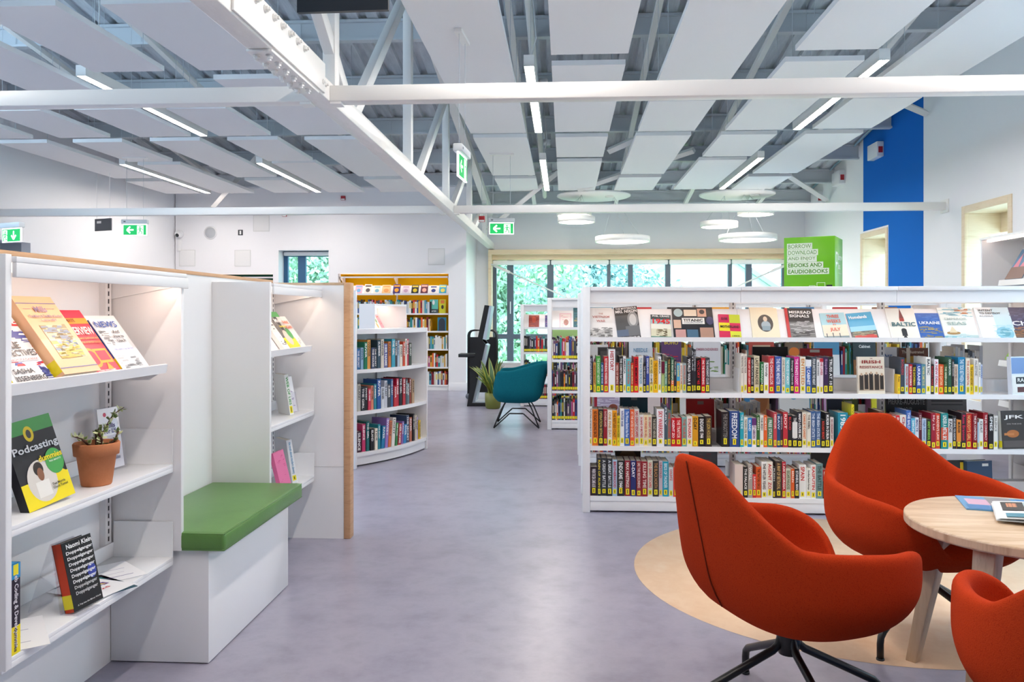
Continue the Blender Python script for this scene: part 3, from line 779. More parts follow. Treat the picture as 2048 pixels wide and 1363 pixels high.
def face_book(loc, rz, lean, w, h, t, colour, prints, texts, label, group=None, roll=0.0, spine=None, name='book', cat='book', tagged=None):
    """a book shown cover-out: the cover faces local -y, leaning back by lean"""
    o = empty(name, loc, label=label, cat=cat, group=group, rot=(-lean, roll, rz))
    b = 0.002
    m = MB()
    m.box(-w / 2, w / 2, 0, b, 0, h).box(-w / 2, w / 2, t - b, t, 0, h).box(-w / 2, -w / 2 + b, b, t - b, 0, h, 1)
    m.build('cover', [gloss(colour), gloss(spine or colour)], o, fixn=False)
    if t > 0.006:
        MB().box(-w / 2 + b, w / 2 - 0.003, b, t - b, 0.003, h - 0.003).build('pages', PAGES, o, fixn=False)
    if prints:
        m = MB(); ms = []
        y = -0.0004
        for p in prints:
            kind, u0, v0, u1, v1, c = p[:6]
            mm = gloss(c)
            if mm not in ms: ms.append(mm)
            k = ms.index(mm); y -= 0.00018
            X0, X1, Z0, Z1 = -w / 2 + u0 * w, -w / 2 + u1 * w, v0 * h, v1 * h
            if kind == 'r':
                m.quad((X0, y, Z0), (X1, y, Z0), (X1, y, Z1), (X0, y, Z1), k)
            elif kind == 'e':
                m.disc(((X0 + X1) / 2, y, (Z0 + Z1) / 2), (X1 - X0) / 2, 28, k, ry=(Z1 - Z0) / 2, axis='y')
            elif kind == 't':
                m.add([(X0, y, Z0), (X1, y, Z0), ((X0 + X1) / 2, y, Z1)], [(0, 1, 2)], k)
            elif kind == 's':       # scattered strokes inside the rectangle
                rr = random.Random(int((u0 + v0 * 7 + u1 * 13) * 1000) + len(label))
                for _ in range(p[6]):
                    a, c2 = rr.uniform(X0, X1), rr.uniform(Z0, Z1)
                    l, q = rr.uniform(.04, .16) * w, rr.uniform(.004, .018) * h
                    s = rr.uniform(-.5, .5) * q
                    m.quad((max(a - l, X0), y, c2 - q), (min(a + l, X1), y, c2 - q + s), (min(a + l * .8, X1), y, c2 + q + s), (max(a - l * .7, X0), y, c2 + q), k)
        m.build('cover_print', ms, o, fixn=False)
    for s, u, v, tw, th, c in texts:
        text(o, 'lettering', s, gloss(c), tw * w, th * h, basis((1, 0, 0), (0, 0, 1), (-w / 2 + u * w, -0.0042, v * h)))
    if tagged:
        MB().box(-w / 2 - 0.0006, -w / 2, 0.001, t - 0.001, 0.01, 0.05).build('call_tag', TAG, o, fixn=False)
    return o
PAL = ['c8262f', '26262a', 'ecebe6', '2f4a86', 'e8662b', '3a6b3a', 'd9a53a', '5aa0b8', '8c2030', 'd8d0c0', '4a4f58', 'e2c83a', 'b05a8a', '2a8a8a', '6a4a6a', 'cfd6dc']
PALM = None
def filler_row(m, x0, x1, y, z, hmin, hmax, rnd, M=None, depth=0.16, tags=True, wmin=0.014, wmax=0.032, pal=None):
    """many spines in one mesh; material slots are PAL then the tag"""
    x = x0
    n = len(PAL)
    while x < x1 - wmin:
        w = min(rnd.uniform(wmin, wmax), x1 - x)
        h = rnd.uniform(hmin, hmax)
        k = rnd.randrange(n) if pal is None else rnd.choice(pal)
        m.box(x, x + w - 0.0015, y, y + depth, z, z + h, k, M)
        if rnd.random() < 0.6:
            c = rnd.choice([2, 9, 11, 1])
            m.quad((x + w * .25, y - .0008, z + h * .4), (x + w * .7, y - .0008, z + h * .4), (x + w * .7, y - .0008, z + h * .85), (x + w * .25, y - .0008, z + h * .85), c if c != k else 2, M)
        if tags:
            m.quad((x + w * .1, y - .001, z + .012), (x + w * .9, y - .001, z + .012), (x + w * .9, y - .001, z + .042), (x + w * .1, y - .001, z + .042), n, M)
        x += w
def filler_build(m, label):
    o = m.build('shelved_books', [gloss(c) for c in PAL] + [TAG, PAGES], fixn=False)
    return tag(o, label, 'books', kind='stuff')

# ================================================================== library shelving, double sided, with lit canopy
Z_SH = (0.753, 0.418, 0.103)
def shelving(x0, yf, widths, label, depth=0.54, left_end=True, top=1.416, right_end=True):
    t = empty('bookcase', (x0, yf, 0), label=label, cat='bookcase', group='white double-sided library bookcases')
    s = top / 1.416
    tot = 0.047 + sum(widths) + 0.047
    half = depth / 2
    # end frames
    for a in ([0.0] if left_end else []) + ([tot - 0.047] if right_end else []):
        MB().box(a, a + 0.047, -0.004, 0.03, 0.0, top).box(a, a + 0.047, depth - 0.03, depth + 0.004, 0.0, top).box(a + 0.012, a + 0.035, 0.03, depth - 0.03, 0.02, top).build('end_panel', WHITE, t, bevel=0.002)
    x = 0.047
    for i, w in enumerate(widths):
        a, b = x + 0.001, x + w - 0.001
        MB().box(a, b, 0.0, depth, 1.391 * s, top).build('top_panel', WHITE, t, bevel=0.002)
        for side in (0, 1):
            y0, sg = (0.0, 1) if side == 0 else (depth, -1)
            def by(m, xa, xb, ya, yb, za, zb, k=0):
                p, q = y0 + sg * ya, y0 + sg * yb
                m.box(xa, xb, min(p, q), max(p, q), za, zb, k)
            m = MB(); by(m, a, b, 0.02, 0.032, 1.316 * s, 1.391 * s); m.build('fascia', WHITE, t)
            m = MB(); by(m, a + 0.05, b - 0.05, 0.036, 0.06, 1.372 * s, 1.389 * s); m.build('light_strip', STRIPL, t)
            # sloping display shelf
            m = MB()
            by(m, a, b, 0.0, 0.012, 1.072 * s, 1.10 * s)
            by(m, a, b, 0.012, 0.035, 1.072 * s, 1.080 * s)
            poly = [(y0 + sg * 0.02, 1.078 * s), (y0 + sg * 0.028, 1.074 * s), (y0 + sg * 0.150, 1.275 * s), (y0 + sg * 0.140, 1.277 * s)]
            m.prism(poly, 'x', a, b)
            m.build('display_shelf', WHITE, t)
            for z in Z_SH:
                z *= s
                m = MB(); by(m, a, b, 0.0, half - 0.035, z - 0.012, z); by(m, a, b, 0.0, 0.012, z - 0.029, z - 0.012); by(m, a, b, half - 0.045, half - 0.035, z, z + 0.075)
                m.build('shelf', WHITEG, t)
                for xa in (a, b - 0.003):
                    m = MB(); by(m, xa, xa + 0.003, 0.06, half - 0.045, z, z + 0.15)
                    m.build('shelf_bracket', WHITE, t)
        MB().box(a, b, 0.004, depth - 0.004, 0.012, 0.074).build('plinth', WHITE, t, bevel=0.002)
        x += w
        if i < len(widths) - 1:
            MB().box(x - 0.017, x + 0.017, half - 0.022, half + 0.022, 0.0, 1.39 * s).build('upright', WHITE, t)
            m = MB()
            zz = 0.15
            while zz < 1.36 * s:
                m.box(x - 0.003, x + 0.003, half - 0.0235, half - 0.022, zz, zz + 0.019)
                zz += 0.032
            m.build('slots', DARK, t)
    m = MB()
    for a in (0.1, tot * 0.33, tot * 0.66, tot - 0.1):
        for yy in (0.06, depth - 0.06):
            m.lathe([(0.0001, 0.0), (0.016, 0.0), (0.016, 0.012), (0.0001, 0.012)], 10, 0, Matrix.Translation((a, yy, 0)))
    m.build('glide_feet', BLACK, t)
    return t
shelving(0.110, 5.007, [0.938, 0.95, 0.95], 'white bookcase full of history books standing behind the rust chairs')
shelving(0.110, 6.53, [0.938, 0.95, 0.95], 'white bookcase of craft books standing second from the rust chairs')
shelving(-0.19, 8.555, [0.95, 0.95, 0.95], 'white bookcase of comics standing beside the teal chair')
shelving(-0.60, 10.68, [0.95, 0.95, 0.95], 'white bookcase of comics standing nearest the windows', top=1.37)
# centre x (mm), width, height, colour, title, title colour of every spine on the front bookcase
SHELF_BOOKS = {
    'upper 1': """144|31|226|333544|THE LAST DAYS OF THE OTTOMANS|c9c9d4
177|18|187|dba55c|AMERICAN MIDNIGHT|7a4a20
195|29|227|46a040|THE SHORTEST HISTORY|d9efd0
224|19|186|27517a|AFTER THE WAR|cfdcea
243|30|225|c62b35|RETHINKING WARRIORS|f3e6e2
273|42|271|f0f0f2|HISTORY|b3302c
315|24|185|8c3a35|HEIRS OF EMPIRE|e2c6b8
339|25|226|2a2a2a|THE COMING BATTLE|e8e8e8
364|19|227|e9e9ea|AMERICA|33343a
384|27|211|59b8bf|THE STORY OF RUSSIA|d9542b
411|20|185|d6402c|THE LONG MARCH|f5d9a0
431|29|223|d0202b|RED MEMORY|2a1012
460|29|229|e4e4df|THE WATER BORDER|5f97b5
489|18|180|1d1d22|THE NIGHT RAID|b8b8bd
507|21|227|3b4fa0|EMPIRELAND|dfe4f2
528|24|218|ecd98a|HOW TO HIDE AN EMPIRE|3a3326
552|30|200|f0b21c|THE GOLDEN ROAD|8a5c10
582|20|226|efefef|AMERICA|45464c
603|20|195|a9bf7e|PEAK|6b1c38
623|16|195|5f9e85|THE DUBLIN YEARS|e0efe6
639|22|222|2f2b26|THE ROYAL BUTLER|c9a860
661|19|220|2e6b4f|THE IRISH DIASPORA|e8e4d0
680|17|208|3a3640|THE LAST QUEEN|d9d4cf
697|21|183|4fa9d6|OCEANS|f2dc4a
718|16|184|efe4d6|GHOSTS OF ROME|b5553a
734|23|184|9fb3b5|SHADOWS OF WAR|c95c38
759|31|225|26262b|WORLD WAR II|f0f0f0
790|13|278|2d2f35|ATLAS|d9dce0
803|14|271|33353c|THE SECOND WORLD WAR|c9ccd2
817|32|217|1b1a1c|VICTORY '45|d12a35
849|26|217|c61f2e|1945 THE RECKONING|f5e9e6
875|28|219|3b3f43|THE RADIANT CLUB|d5d8da""",
    'upper 2': """1092|19|243|e6ded2|THE ROYAL TOUR|6b5a50
1112|20|243|e8e0d4|THE ROYAL TOUR|6b5a50
1135|19|220|c9262b|THE LAST SECRET AGENT|f2d9d0
1154|21|220|222224|REPUBLICAN BLUES|b9b9b9
1175|34|231|ddd0b0|LAST PARADISE|4a4436
1209|24|193|1d6b35|SUPERMAJOR|dff0e0
1233|30|189|f0eeea|Unruly|3a2a2a
1263|35|230|c5363c|THE CHANCELLOR|f0d8d4
1302|42|228|3d5ca8|THE PRIME MINISTER|dfe6f5
1344|21|222|e5ded0|ONE PARTY AFTER|8a7a66
1365|30|220|6cc5cf|THE HOUSE OF MEMORY|f2fafa
1395|24|217|333336|Strange Chords|d9d9d9
1419|32|227|d4298a|THE KING'S LOOT|f9e6f2
1455|34|227|eae3d2|ENTITLED|d28a3c
1489|35|209|3a63b0|THE CABINET|eef2fa
1524|32|226|3b4650|FOUR SHOTS IN THE NIGHT|e3e6e8
1556|20|208|e6e6e6|THE DIARIES|6a6a72
1576|22|217|ece2e8|THE LIVES|c23a5a
1598|30|226|3f2a4f|Sophie|b08fb8
1628|31|227|2f3033|TRUSS AT 10|ececec""",
    'upper 3': """2046|18|119|f0c02c|Putin|2a2a2a
2064|26|224|3c4a58|BORDERS|c2424a
2090|22|183|bfe0ea|FREEZING ORDER|c93a3a
2112|22|183|c5222c|KILLER IN THE KREMLIN|f7e9e6
2134|26|179|222222|THE SHOWMAN|e8d23a
2160|30|183|3558a5|UKRAINE|f0f4fb
2190|26|183|5b93a5|THE WAR CAME TO US|f0e08a
2216|29|227|f1efe9|BALTIC|3a4a52
2245|20|183|26262a|RUSSIA'S WAR|d0343c
2265|25|214|efe8ee|A NEW DEAL|c2466a
2290|34|182|e2571f|INSIDE QATAR|f9d9a8
2324|22|182|3a5b2c|THE GREEN LINE|dfe8c8
2346|23|226|2f5b45|OUR NATION|e8efe9
2369|15|213|2b2a2a|ZION DOWN|cccccc
2384|26|183|e8d8c8|CONTESTED LAND|6a4a3a
2410|43|227|2487b8|THE TIDE BETWEEN US|d9eef7
2453|25|220|efe6d2|THE ACCIDENTAL|c9542a
2478|24|182|f2c81e|THE SHORT HISTORY|6a5210
2502|26|219|e6e1da|PALESTINE|8a8a8c
2528|14|196|e9e9e4|ONE DAY|6a6a60
2542|11|182|b9c6e0|NOTES|3a4f9a""",
    'middle 1': """146|25|246|e9e7e2|THEATRES OF WORLD WAR|5a4a44
171|38|228|ec7f2a|NO ROAD LEADING BACK|3a2416
209|32|229|2c2a2b|OPERATION BITING|c9b060
241|25|229|a12631|FATHERLAND|f0c9c0
266|30|224|ece8e0|ONE FINE DAY|c9903a
296|30|221|f2a321|THE RESTLESS COAST|5a3510
326|19|188|e9d02b|THE SAVAGES|4a4416
345|27|233|eceef2|WINTER WAR|4a5a9a
372|35|229|3f6cb8|The Women Behind the Few|e0ebf8
407|28|228|e8602f|AT THE GATES OF ROME|f9dcc8
435|30|230|d9d5d2|SAS GREAT ESCAPES|c22a35
465|28|195|e9e6e0|SAS BAND OF BROTHERS|c22a35
493|25|194|f0dcae|SAS FORGED IN HELL|c22a35
518|26|194|e2dfc8|SAS GREAT ESCAPES|c22a35
544|29|185|3a3833|THE SECRET HEROES|c9c2b0
573|47|232|ecebee|SKY WARRIORS|d0303c
620|19|254|4a5a68|FURY|dce3e8
639|24|223|6d7f80|THE PRISONERS|d6503c
663|27|178|c9222f|AGENT ZO|f8f0f0
690|37|178|c8202b|THE TRAITOR|f5d0c8
729|31|182|7fb5b0|THE NURSE|d25a4a
760|34|186|ece4da|STALINGRAD|d23038
794|37|190|d99a22|D-DAY|231d14
831|43|185|1f1f20|ENDGAME 1944|ededed
874|41|190|3a2f2a|THE LION HOUSE|c9a85a
974|47|218|252326|THE FORGOTTEN|8a8784
1023|62|223|2f4a86|FREEDOM|e9edf5""",
    'middle 2': """1088|24|214|2aa5b8|THE TIDE|d9f2f5
1112|23|185|eceadf|THE IRISH CIVIL WAR|5a544a
1135|26|181|2a86c8|ISLAND|e9f3fa
1161|28|180|ece6ea|VIOLET GIBSON|6a3a7a
1191|20|197|3a6b3a|GREEN|e0ecd8
1211|22|197|ecebe2|THE IRISH|3a3a3a
1233|22|197|e5642a|HOME RULE|f9e4d2
1255|37|181|4f7f5f|FREE STATE|e4efe4
1292|22|217|c94a52|MEMOIR|f6dcd8
1314|21|205|244a7a|RAW|dfe8f2
1335|17|205|4a2f3a|VENDETTA|d9c2c8
1352|29|218|c23540|RIOT|f7dcd8
1381|26|201|26262a|BLOOD|d23a42
1407|32|197|2e2c30|THE DIRTY WAR|e8e4e0
1439|29|221|22222a|MARY-LOUISE MC|f0f0f0
1468|28|218|e8e2d4|CHARLIE VS GARRET|e0762a
1496|25|217|e2dccf|THE REBEL|6a6258
1521|31|225|3f5f8f|THE IRISH STATE I|d5e0ee
1552|30|225|47648f|THE IRISH STATE II|d5e0ee
1582|26|176|26221f|ROUGH BEAST|d9402f
1608|30|216|1f1e1e|MURDER IN DUBLIN|f0f0f0
1638|22|188|ded6cf|NO ORDINARY DAY|8a2030""",
    'middle 2b': """1687|59|217|2b8ea6|1985|e8f0f0
1749|19|198|3aa0b8|DOWN|e8f0f0
1768|17|268|e2d52a|WAKE|7a7a20
1786|22|214|d0262f|POWER|f4dcd8
1808|51|210|e8a068|ROBERT|3a2a20
1859|19|211|5aa07a|LAND|e8f2ea
1879|50|184|d8d4d0|THE TROUBLES|5a5a5a
1933|37|229|6a4a3c|THE PEER|d8c8b8""",
    'middle 3': """1988|46|197|d4d0c8|JOURNEY|6a645a
2035|24|202|cf242e|RAIN|f8e0da
2060|38|206|e6e0d8|Chasing|c23a4a
2098|29|234|3f68b4|THE BALD FACTS|e6eefa
2127|24|186|58b4d4|SIMON|eef8fc
2151|22|190|dfe6ef|MALTE|3a4a8a
2173|19|218|5c2230|EMPRESS|c9a8a8
2192|27|184|b9cfe8|High Summer|4a6a9a
2219|28|181|2a2c26|ANDY WARHOL|8fd04a
2247|28|218|a01f35|My Lai|f0c8c8
2275|27|215|dd4a2c|BRADEN'S LAW|f8e2d2
2305|43|218|1f8a8a|UNDER A METAL SKY|e8f4f0
2349|27|183|d8d8d8|FADE|22222a
2376|23|202|232325|THE DEVIL YOU KNOW|d9d9d9
2399|27|177|e8923c|MURDER|22201e
2426|30|221|3a2a30|Rosa Branson|d02a52
2456|36|217|c8281f|NOBODY'S GIRL|f0b878
2492|30|217|8a1620|THE JFK CONSPIRACY|f5e4e0
2522|10|164|a8c8dc||
2533|25|183|e9e9e6|ICE HUT|3a2a2a
2558|29|223|9a1c28|THE JFK CONSPIRACY|f5e4e0
2588|30|214|1d1c1e|SPIES|f2f2f2
2619|25|205|e8e6e0|SILENCE|8a8a86""",
    'bottom 1': """143|16|185|b8252b|TSAR|f0d0c8
159|44|181|2b2229|WHEN THE SEA CAME ALIVE|e6dfe2
203|24|237|33343a|RAIN OF RUIN|e9d23a
227|36|237|33373c|A GREAT BATTLE|d9dde0
263|34|236|33373c|A GREAT BATTLE|d9dde0
297|30|228|a8c4dc|BROTHERHOOD|c9303c
327|45|223|26292a|ENDGAME 1944|f0f0ee
374|36|223|8c2030|MAX HASTINGS|f2e2d8
410|35|223|262f6a|D-DAY|f0f0f4
447|31|221|8c2b35|IAS THE RECKONING|e9d2cc
478|39|219|8f1f2c|KILLING TIME|f0d8d0
517|32|225|d8dccb|SAS GREAT ESCAPES|c9303a
549|38|223|2f2f31|THE BLACK NORTH|b88a5a
587|23|223|c9b9c4|UNTOLD|8a2a3a
610|38|219|1f9cb8|BIRDS OF THUNDER|d2eef4
648|28|184|c9d4d8|COLDITZ|c83a3a
676|36|184|d9302b|CHAMBER DIVERS|f8e0c8
712|35|223|c42a35|CHAMBER DIVERS|f4dcd4
747|22|184|b8252f|RED TRAIL|f4dcd4""",
    'bottom 2': """1056|51|204|e0cfc6||
1109|27|192|26262a|THE PALACE|f0f0f0
1136|29|204|a89f98|WALL|e8e4e0
1165|23|145|d22b35|SURVIVOR|f8e4e0
1188|30|192|e8602a|THE TRAITORS CIRCLE|2a1c14
1220|33|225|ece9e4|THE HITLER YEARS|3a3634
1253|36|225|ece5d8|AGENT ZO|c8242c
1289|16|196|2a2a2a|FLESH|c9c9c9
1305|40|229|3a302b|A MAP OF BETRAYAL|c8a468
1345|24|225|b82a38|I AM GIORGIA|f6e2de
1369|31|182|cfd5c0|ESCAPE PARADISE|4a6a4a
1400|21|182|e0602a|BERLIN|f8e4d4
1421|29|183|23242a|ISTANBUL MAN|e8e8ec
1450|44|207|ecebe8|SPAIN|c8302a
1494|28|187|ecebe2|Goodbye Eastern Europe|4a4a48
1522|32|207|ece8e4|RASPUTIN|d23a34
1554|40|216|6f8f8f|THE BATTLE|2f4a4a
1594|31|178|a81c24|ISLAND OF STORM|f0e8e0""",
}
# --- the spines of the front bookcase
ZROW = {'upper': 0.753, 'middle': 0.418, 'bottom': 0.103}
FROM = {'1': 'the white end frame', '2': 'the first slotted upright', '2b': 'the first slotted upright', '3': 'the second slotted upright'}
count = {}
rnd = random.Random(3)
for key, rows in SHELF_BOOKS.items():
    shelf, bay = key.split()
    bands = {'upper 1': {18: ('6b1c38', .62, 1.0), 21: ('e0672f', .05, .35), 23: ('e8a42f', .02, .4), 15: ('f4f1e6', .3, .55)}, 'upper 2': {14: ('eef0f4', .8, 1.0), 17: ('c2303f', .9, 1.0), 5: ('1d1d1f', .0, .35)},
             'middle 2': {3: ('6a3a7a', .75, 1.0), 22: ('8a2030', .7, 1.0), 13: ('e9e6e2', .3, .8)}, 'bottom 2': {17: ('1f1f22', .0, .6)}, 'middle 3': {11: ('d8502f', .25, .6), 14: ('1f1f22', .0, .25)}}.get(key, {})
    ck = (shelf, bay[0])
    for i, line in enumerate(rows.split('\n')):
        x, w, h, col, title, tcol = line.split('|')
        x, w, h = int(x) / 1000, int(w) / 1000, int(h) / 1000
        n = count.get(ck, 0); count[ck] = n + 1
        size = 'tall' if h > 0.215 else ('squat' if h < 0.17 else 'mid-height')
        wd = 'thick' if w > 0.034 else ('slim' if w < 0.017 else '')
        label = '%s %s%s book, %s along from %s, %s shelf' % (size, wd + ' ' if wd else '', cname(col), ORD[n], FROM[bay], shelf)
        spine_book(x + w / 2, 5.014 + rnd.uniform(0, 0.008), ZROW[shelf], max(w - 0.0012, 0.008), h, 0.155 if h < 0.21 else 0.175, col, title, tcol or '222222', label,
                   'spine-out books of the front bookcase', tilt=0.0, band=bands.get(i))
# --- cover-out books standing among the spines
G = 'cover-out books of the front bookcase'
face_book((1.895, 5.03, 0.753), 0.05, radians(4), 0.165, 0.228, 0.02, 'e9ddca', [('r', .03, .08, .97, .5, 'b9a48c'), ('r', .06, .1, .2, .5, '3a322c'), ('r', .24, .12, .38, .52, '332b26'), ('r', .42, .1, .56, .55, '2c2622'), ('r', .62, .1, .78, .53, '3a3029'), ('r', .82, .12, .95, .5, '2f2823'),
          ('e', .09, .48, .17, .56, 'c9a98c'), ('e', .27, .5, .35, .58, 'c9a98c'), ('e', .45, .52, .53, .60, 'c9a98c'), ('e', .66, .51, .74, .59, 'c9a98c'), ('e', .85, .48, .93, .56, 'c9a98c')],
          [('THE', .5, .95, .1, .035, '8a3a30'), ('IRISH', .5, .86, .7, .09, '9a2f2c'), ('RESISTANCE', .5, .72, .86, .07, '9a4a44')], 'cream book showing five dark suited figures, cover outward on upper shelf', G)
face_book((2.80, 5.03, 0.753), 0.30, radians(3), 0.16, 0.232, 0.03, 'dcdfe6', [('r', .02, .55, .98, .97, '6a86b8'), ('r', .02, .03, .98, .5, 'e9e6e0'), ('r', .2, .28, .9, .46, '2a2528'), ('r', .25, .06, .8, .2, '5a2a2a')], [('RACE', .55, .38, .6, .1, 'f0ece6')], 'pale blue and white book standing cover outward at frame edge, upper shelf', G)
face_book((2.755, 5.035, 0.418), 0.18, radians(4), 0.165, 0.232, 0.03, '3a3634', [('e', .2, .3, .7, .5, 'b06a34'), ('r', .1, .36, .5, .42, 'c27c44'), ('r', .05, .05, .95, .22, '57504e')], [('JFK', .5, .83, .8, .12, 'f2efea'), ('ON THE EVE', .5, .66, .6, .03, 'a8a29c')], 'charcoal book with pale capitals and a brown hand, cover outward on middle shelf', G, spine='d8d4cc', tagged=True)
face_book((2.335, 5.06, 0.103), 0.1, radians(5), 0.15, 0.2, 0.03, '2f5fa0', [('e', .15, .45, .85, .98, 'd8b24a'), ('e', .33, .6, .67, .88, '6a5a34')], [], 'blue book with a gold medallion, cover outward on bottom shelf', G)
face_book((2.56, 5.05, 0.103), 0.2, radians(3), 0.17, 0.235, 0.06, '27415c', [('r', .6, .86, .85, .93, 'd8d8d4')], [], 'dark blue thick book standing on the bottom shelf, third bay', G)
face_book((2.42, 5.06, 0.103), 0.1, radians(3), 0.10, 0.235, 0.02, '1f2220', [('r', .78, .0, .98, .95, 'e0bf2a')], [], 'black book with a yellow strip on the bottom shelf, third bay', G)
face_book((2.15, 5.07, 0.103), 0.0, radians(3), 0.16, 0.26, 0.02, '22231f', [('s', .1, .1, .9, .9, '5a6a4a', 40)], [], 'black book with leafy pattern on the bottom shelf, third bay', G)
# --- the lit sloping display row
LN = radians(31)
Gd = 'books propped on the lit sloping shelf'
def disp(px0, px1, hh, col, prints, texts, label, roll=0.0, t=0.016, spine=None):
    # centre and width were read off the shelf front in metres
    face_book(((px0 + px1) / 2, 5.022, 1.086), 0.0, LN, px1 - px0, hh, t, col, prints, texts, label, Gd, roll=roll, spine=spine)
disp(0.157, 0.300, 0.232, 'f0eeec', [('r', 0, 0, 1, .30, 'cfcdca'), ('s', 0, .02, 1, .36, '9a9896', 60), ('s', 0, .02, 1, .28, '6f6d6c', 30)], [('THE', .5, .80, .2, .05, 'c89a94'), ('VIETNAM', .5, .70, .76, .07, 'c8847e'), ('WAR', .5, .57, .4, .07, 'c8847e')], 'white book with faint red capitals over a grey landscape, beside the end frame', spine='a83a34')
disp(0.332, 0.478, 0.240, '2b2b2d', [('r', 0, .1, 1, .74, '4f5052'), ('e', .52, .34, .98, .84, '8f8f8f'), ('e', .6, .42, .9, .76, 'c9c7c5'), ('r', .4, .1, 1, .4, '6f7073'), ('r', .0, .1, .5, .3, '5d6a80')], [('THE MYSTERIOUS', .5, .94, .9, .06, 'f0f0f0'), ('MRS. NIXON', .5, .85, .92, .09, 'f4f4f4'), ('HEATH HARDAGE LEE', .5, .05, .9, .05, 'e8e8e8')], 'black and white book with a portrait and bold white capitals', roll=radians(-5))
disp(0.540, 0.667, 0.180, '3d4a4c', [('r', 0, 0, 1, .80, 'a9c8c8'), ('r', 0, 0, 1, .42, 'd9d4b8'), ('r', 0, .42, 1, .62, 'e6e2d4'), ('s', .25, .05, .8, .42, '6a5a3c', 40), ('r', 0, 0, 1, .12, '6f9a8a')], [('PHIL CRAIG', .5, .93, .84, .07, 'f0f0f0'), ('1945', .52, .72, .86, .2, 'e0242c')], 'small book with 1945 in large red numerals', roll=radians(2), spine='b06a4a')
disp(0.682, 0.938, 0.236, '25282e', [('e', .04, .7, .26, .95, 'a9c0c4'), ('r', .29, .72, .6, .92, 'e3d2bc'), ('r', .62, .7, .84, .95, 'cfa088'), ('e', .67, .78, .8, .92, '3a3032'), ('r', .23, .47, .78, .66, 'f1efe9'), ('r', .05, .05, .3, .3, 'c99a94'), ('r', .33, .04, .6, .3, '4a6a82'), ('r', .65, .04, .97, .36, 'b08a78'), ('r', .02, .34, .2, .6, 'd8b49c'), ('e', .82, .45, 1.0, .7, '4a4a6a')], [('TITANIC', .5, .585, .48, .085, '26262a'), ('COLLECTIONS', .5, .51, .46, .04, '8a8a92')], 'large wide dark book covered with pasted photographs and one white title box')
disp(0.966, 1.100, 0.182, 'cf2a5a', [('r', 0, .66, .5, 1, 'cf2a5a'), ('r', .5, .66, 1, 1, 'c9d23a'), ('r', 0, .33, .5, .66, 'e6d82a'), ('r', .5, .33, 1, .66, 'd42a55'), ('r', 0, 0, .5, .33, 'd42a55'), ('r', .5, 0, 1, .33, 'd8dc3a')], [('MOTHERLAND', .5, .5, .88, .1, '26242a'), ('SO FAR', .27, .82, .3, .1, '3a2030'), ('A MEMOIR', .74, .14, .36, .05, '3a3a20')], 'small book in red and lime checkered squares', roll=radians(2))
disp(1.170, 1.340, 0.232, 'efe2c4', [('e', .24, .24, .80, .78, '57504a'), ('e', .36, .3, .7, .58, 'a9b4b8'), ('e', .45, .56, .6, .72, 'e2c9b0'), ('r', .38, .28, .68, .42, '8fa0a8')], [], 'cream book with an oval portrait of a lady in pale dress', roll=radians(1))
disp(1.388, 1.558, 0.228, 'c22a2e', [('r', .1, 0, 1, 1, '2f2d2e'), ('r', .1, .0, 1, .56, '6f6c6c'), ('s', .12, .2, .98, .58, 'a9a6a6', 45), ('s', .12, .02, .98, .3, '3a383a', 30)], [('MISREAD', .54, .86, .8, .09, 'f3f3f1'), ('SIGNALS', .5, .74, .72, .09, 'f3f3f1')], 'dark grey book with red edge and rounded white capitals', roll=radians(1))
disp(1.610, 1.762, 0.194, 'a9d0d8', [('r', 0, 0, 1, .55, 'e9d4bc'), ('r', 0, 0, 1, .14, '7f8f92'), ('r', .1, .05, .14, .24, '4a5558'), ('r', .35, .05, .39, .26, '4a5558'), ('r', .62, .05, .66, .24, '4a5558')], [('THREE', .5, .86, .5, .12, 'd9583e'), ('WEEKS', .5, .68, .56, .13, 'd9583e'), ('IN', .5, .55, .12, .06, 'd9583e'), ('JULY', .5, .36, .42, .15, 'd9583e')], 'pale blue and peach book with tall orange capitals', roll=radians(-2))
disp(1.782, 1.938, 0.196, '4aa3c9', [('r', 0, 0, 1, .32, '4a4a44'), ('r', .1, .02, .95, .18, 'c8322c'), ('s', .05, .16, .95, .34, 'a89a7a', 30), ('r', .0, .32, 1, .5, '8fcadf')], [('Homelands', .42, .83, .7, .12, 'f4f4f2')], 'sky blue book with a crowd and red banner at its foot', roll=radians(-5), spine='c2303a')
disp(2.015, 2.190, 0.228, 'efe9de', [('t', .42, .68, .58, 1.0, '7a3434'), ('r', .42, .58, .58, .68, 'a84038'), ('r', .40, .12, .58, .30, '33353a'), ('e', .4, .24, .58, .36, '33353a'), ('t', .41, .04, .57, .2, '33353a')], [('BALTIC', .52, .48, .82, .13, '3f6a72')], 'cream book with a red beacon tower above teal capitals', roll=radians(0))
disp(2.190, 2.340, 0.192, '3c68b4', [('s', .05, .02, .95, .5, 'a99a5a', 40), ('s', .1, .5, .9, .95, '4f7cc4', 25)], [('UKRAINE', .5, .62, .84, .11, 'eef2f8'), ('A PEOPLE', .5, .38, .5, .05, 'd9c46a')], 'blue book with small gold map lines and white capitals', roll=radians(0), spine='d8d8dc')
disp(2.335, 2.540, 0.232, 'e9ebe4', [('s', 0, .7, 1, 1, '8fbfcc', 30), ('s', .5, .8, .9, .98, 'c87a4a', 10), ('r', 0, 0, 1, .12, '8fc0cc'), ('s', 0, .02, 1, .18, 'd4e6e6', 20), ('e', .1, .16, .5, .26, 'b08a5a'), ('t', .18, .22, .42, .42, 'e2d2b0')], [('EMPEROR', .46, .64, .66, .07, 'b9c4c0'), ('SEAS', .46, .50, .56, .10, 'a9bdb9')], 'pale book with swirling clouds and a small sailing ship')
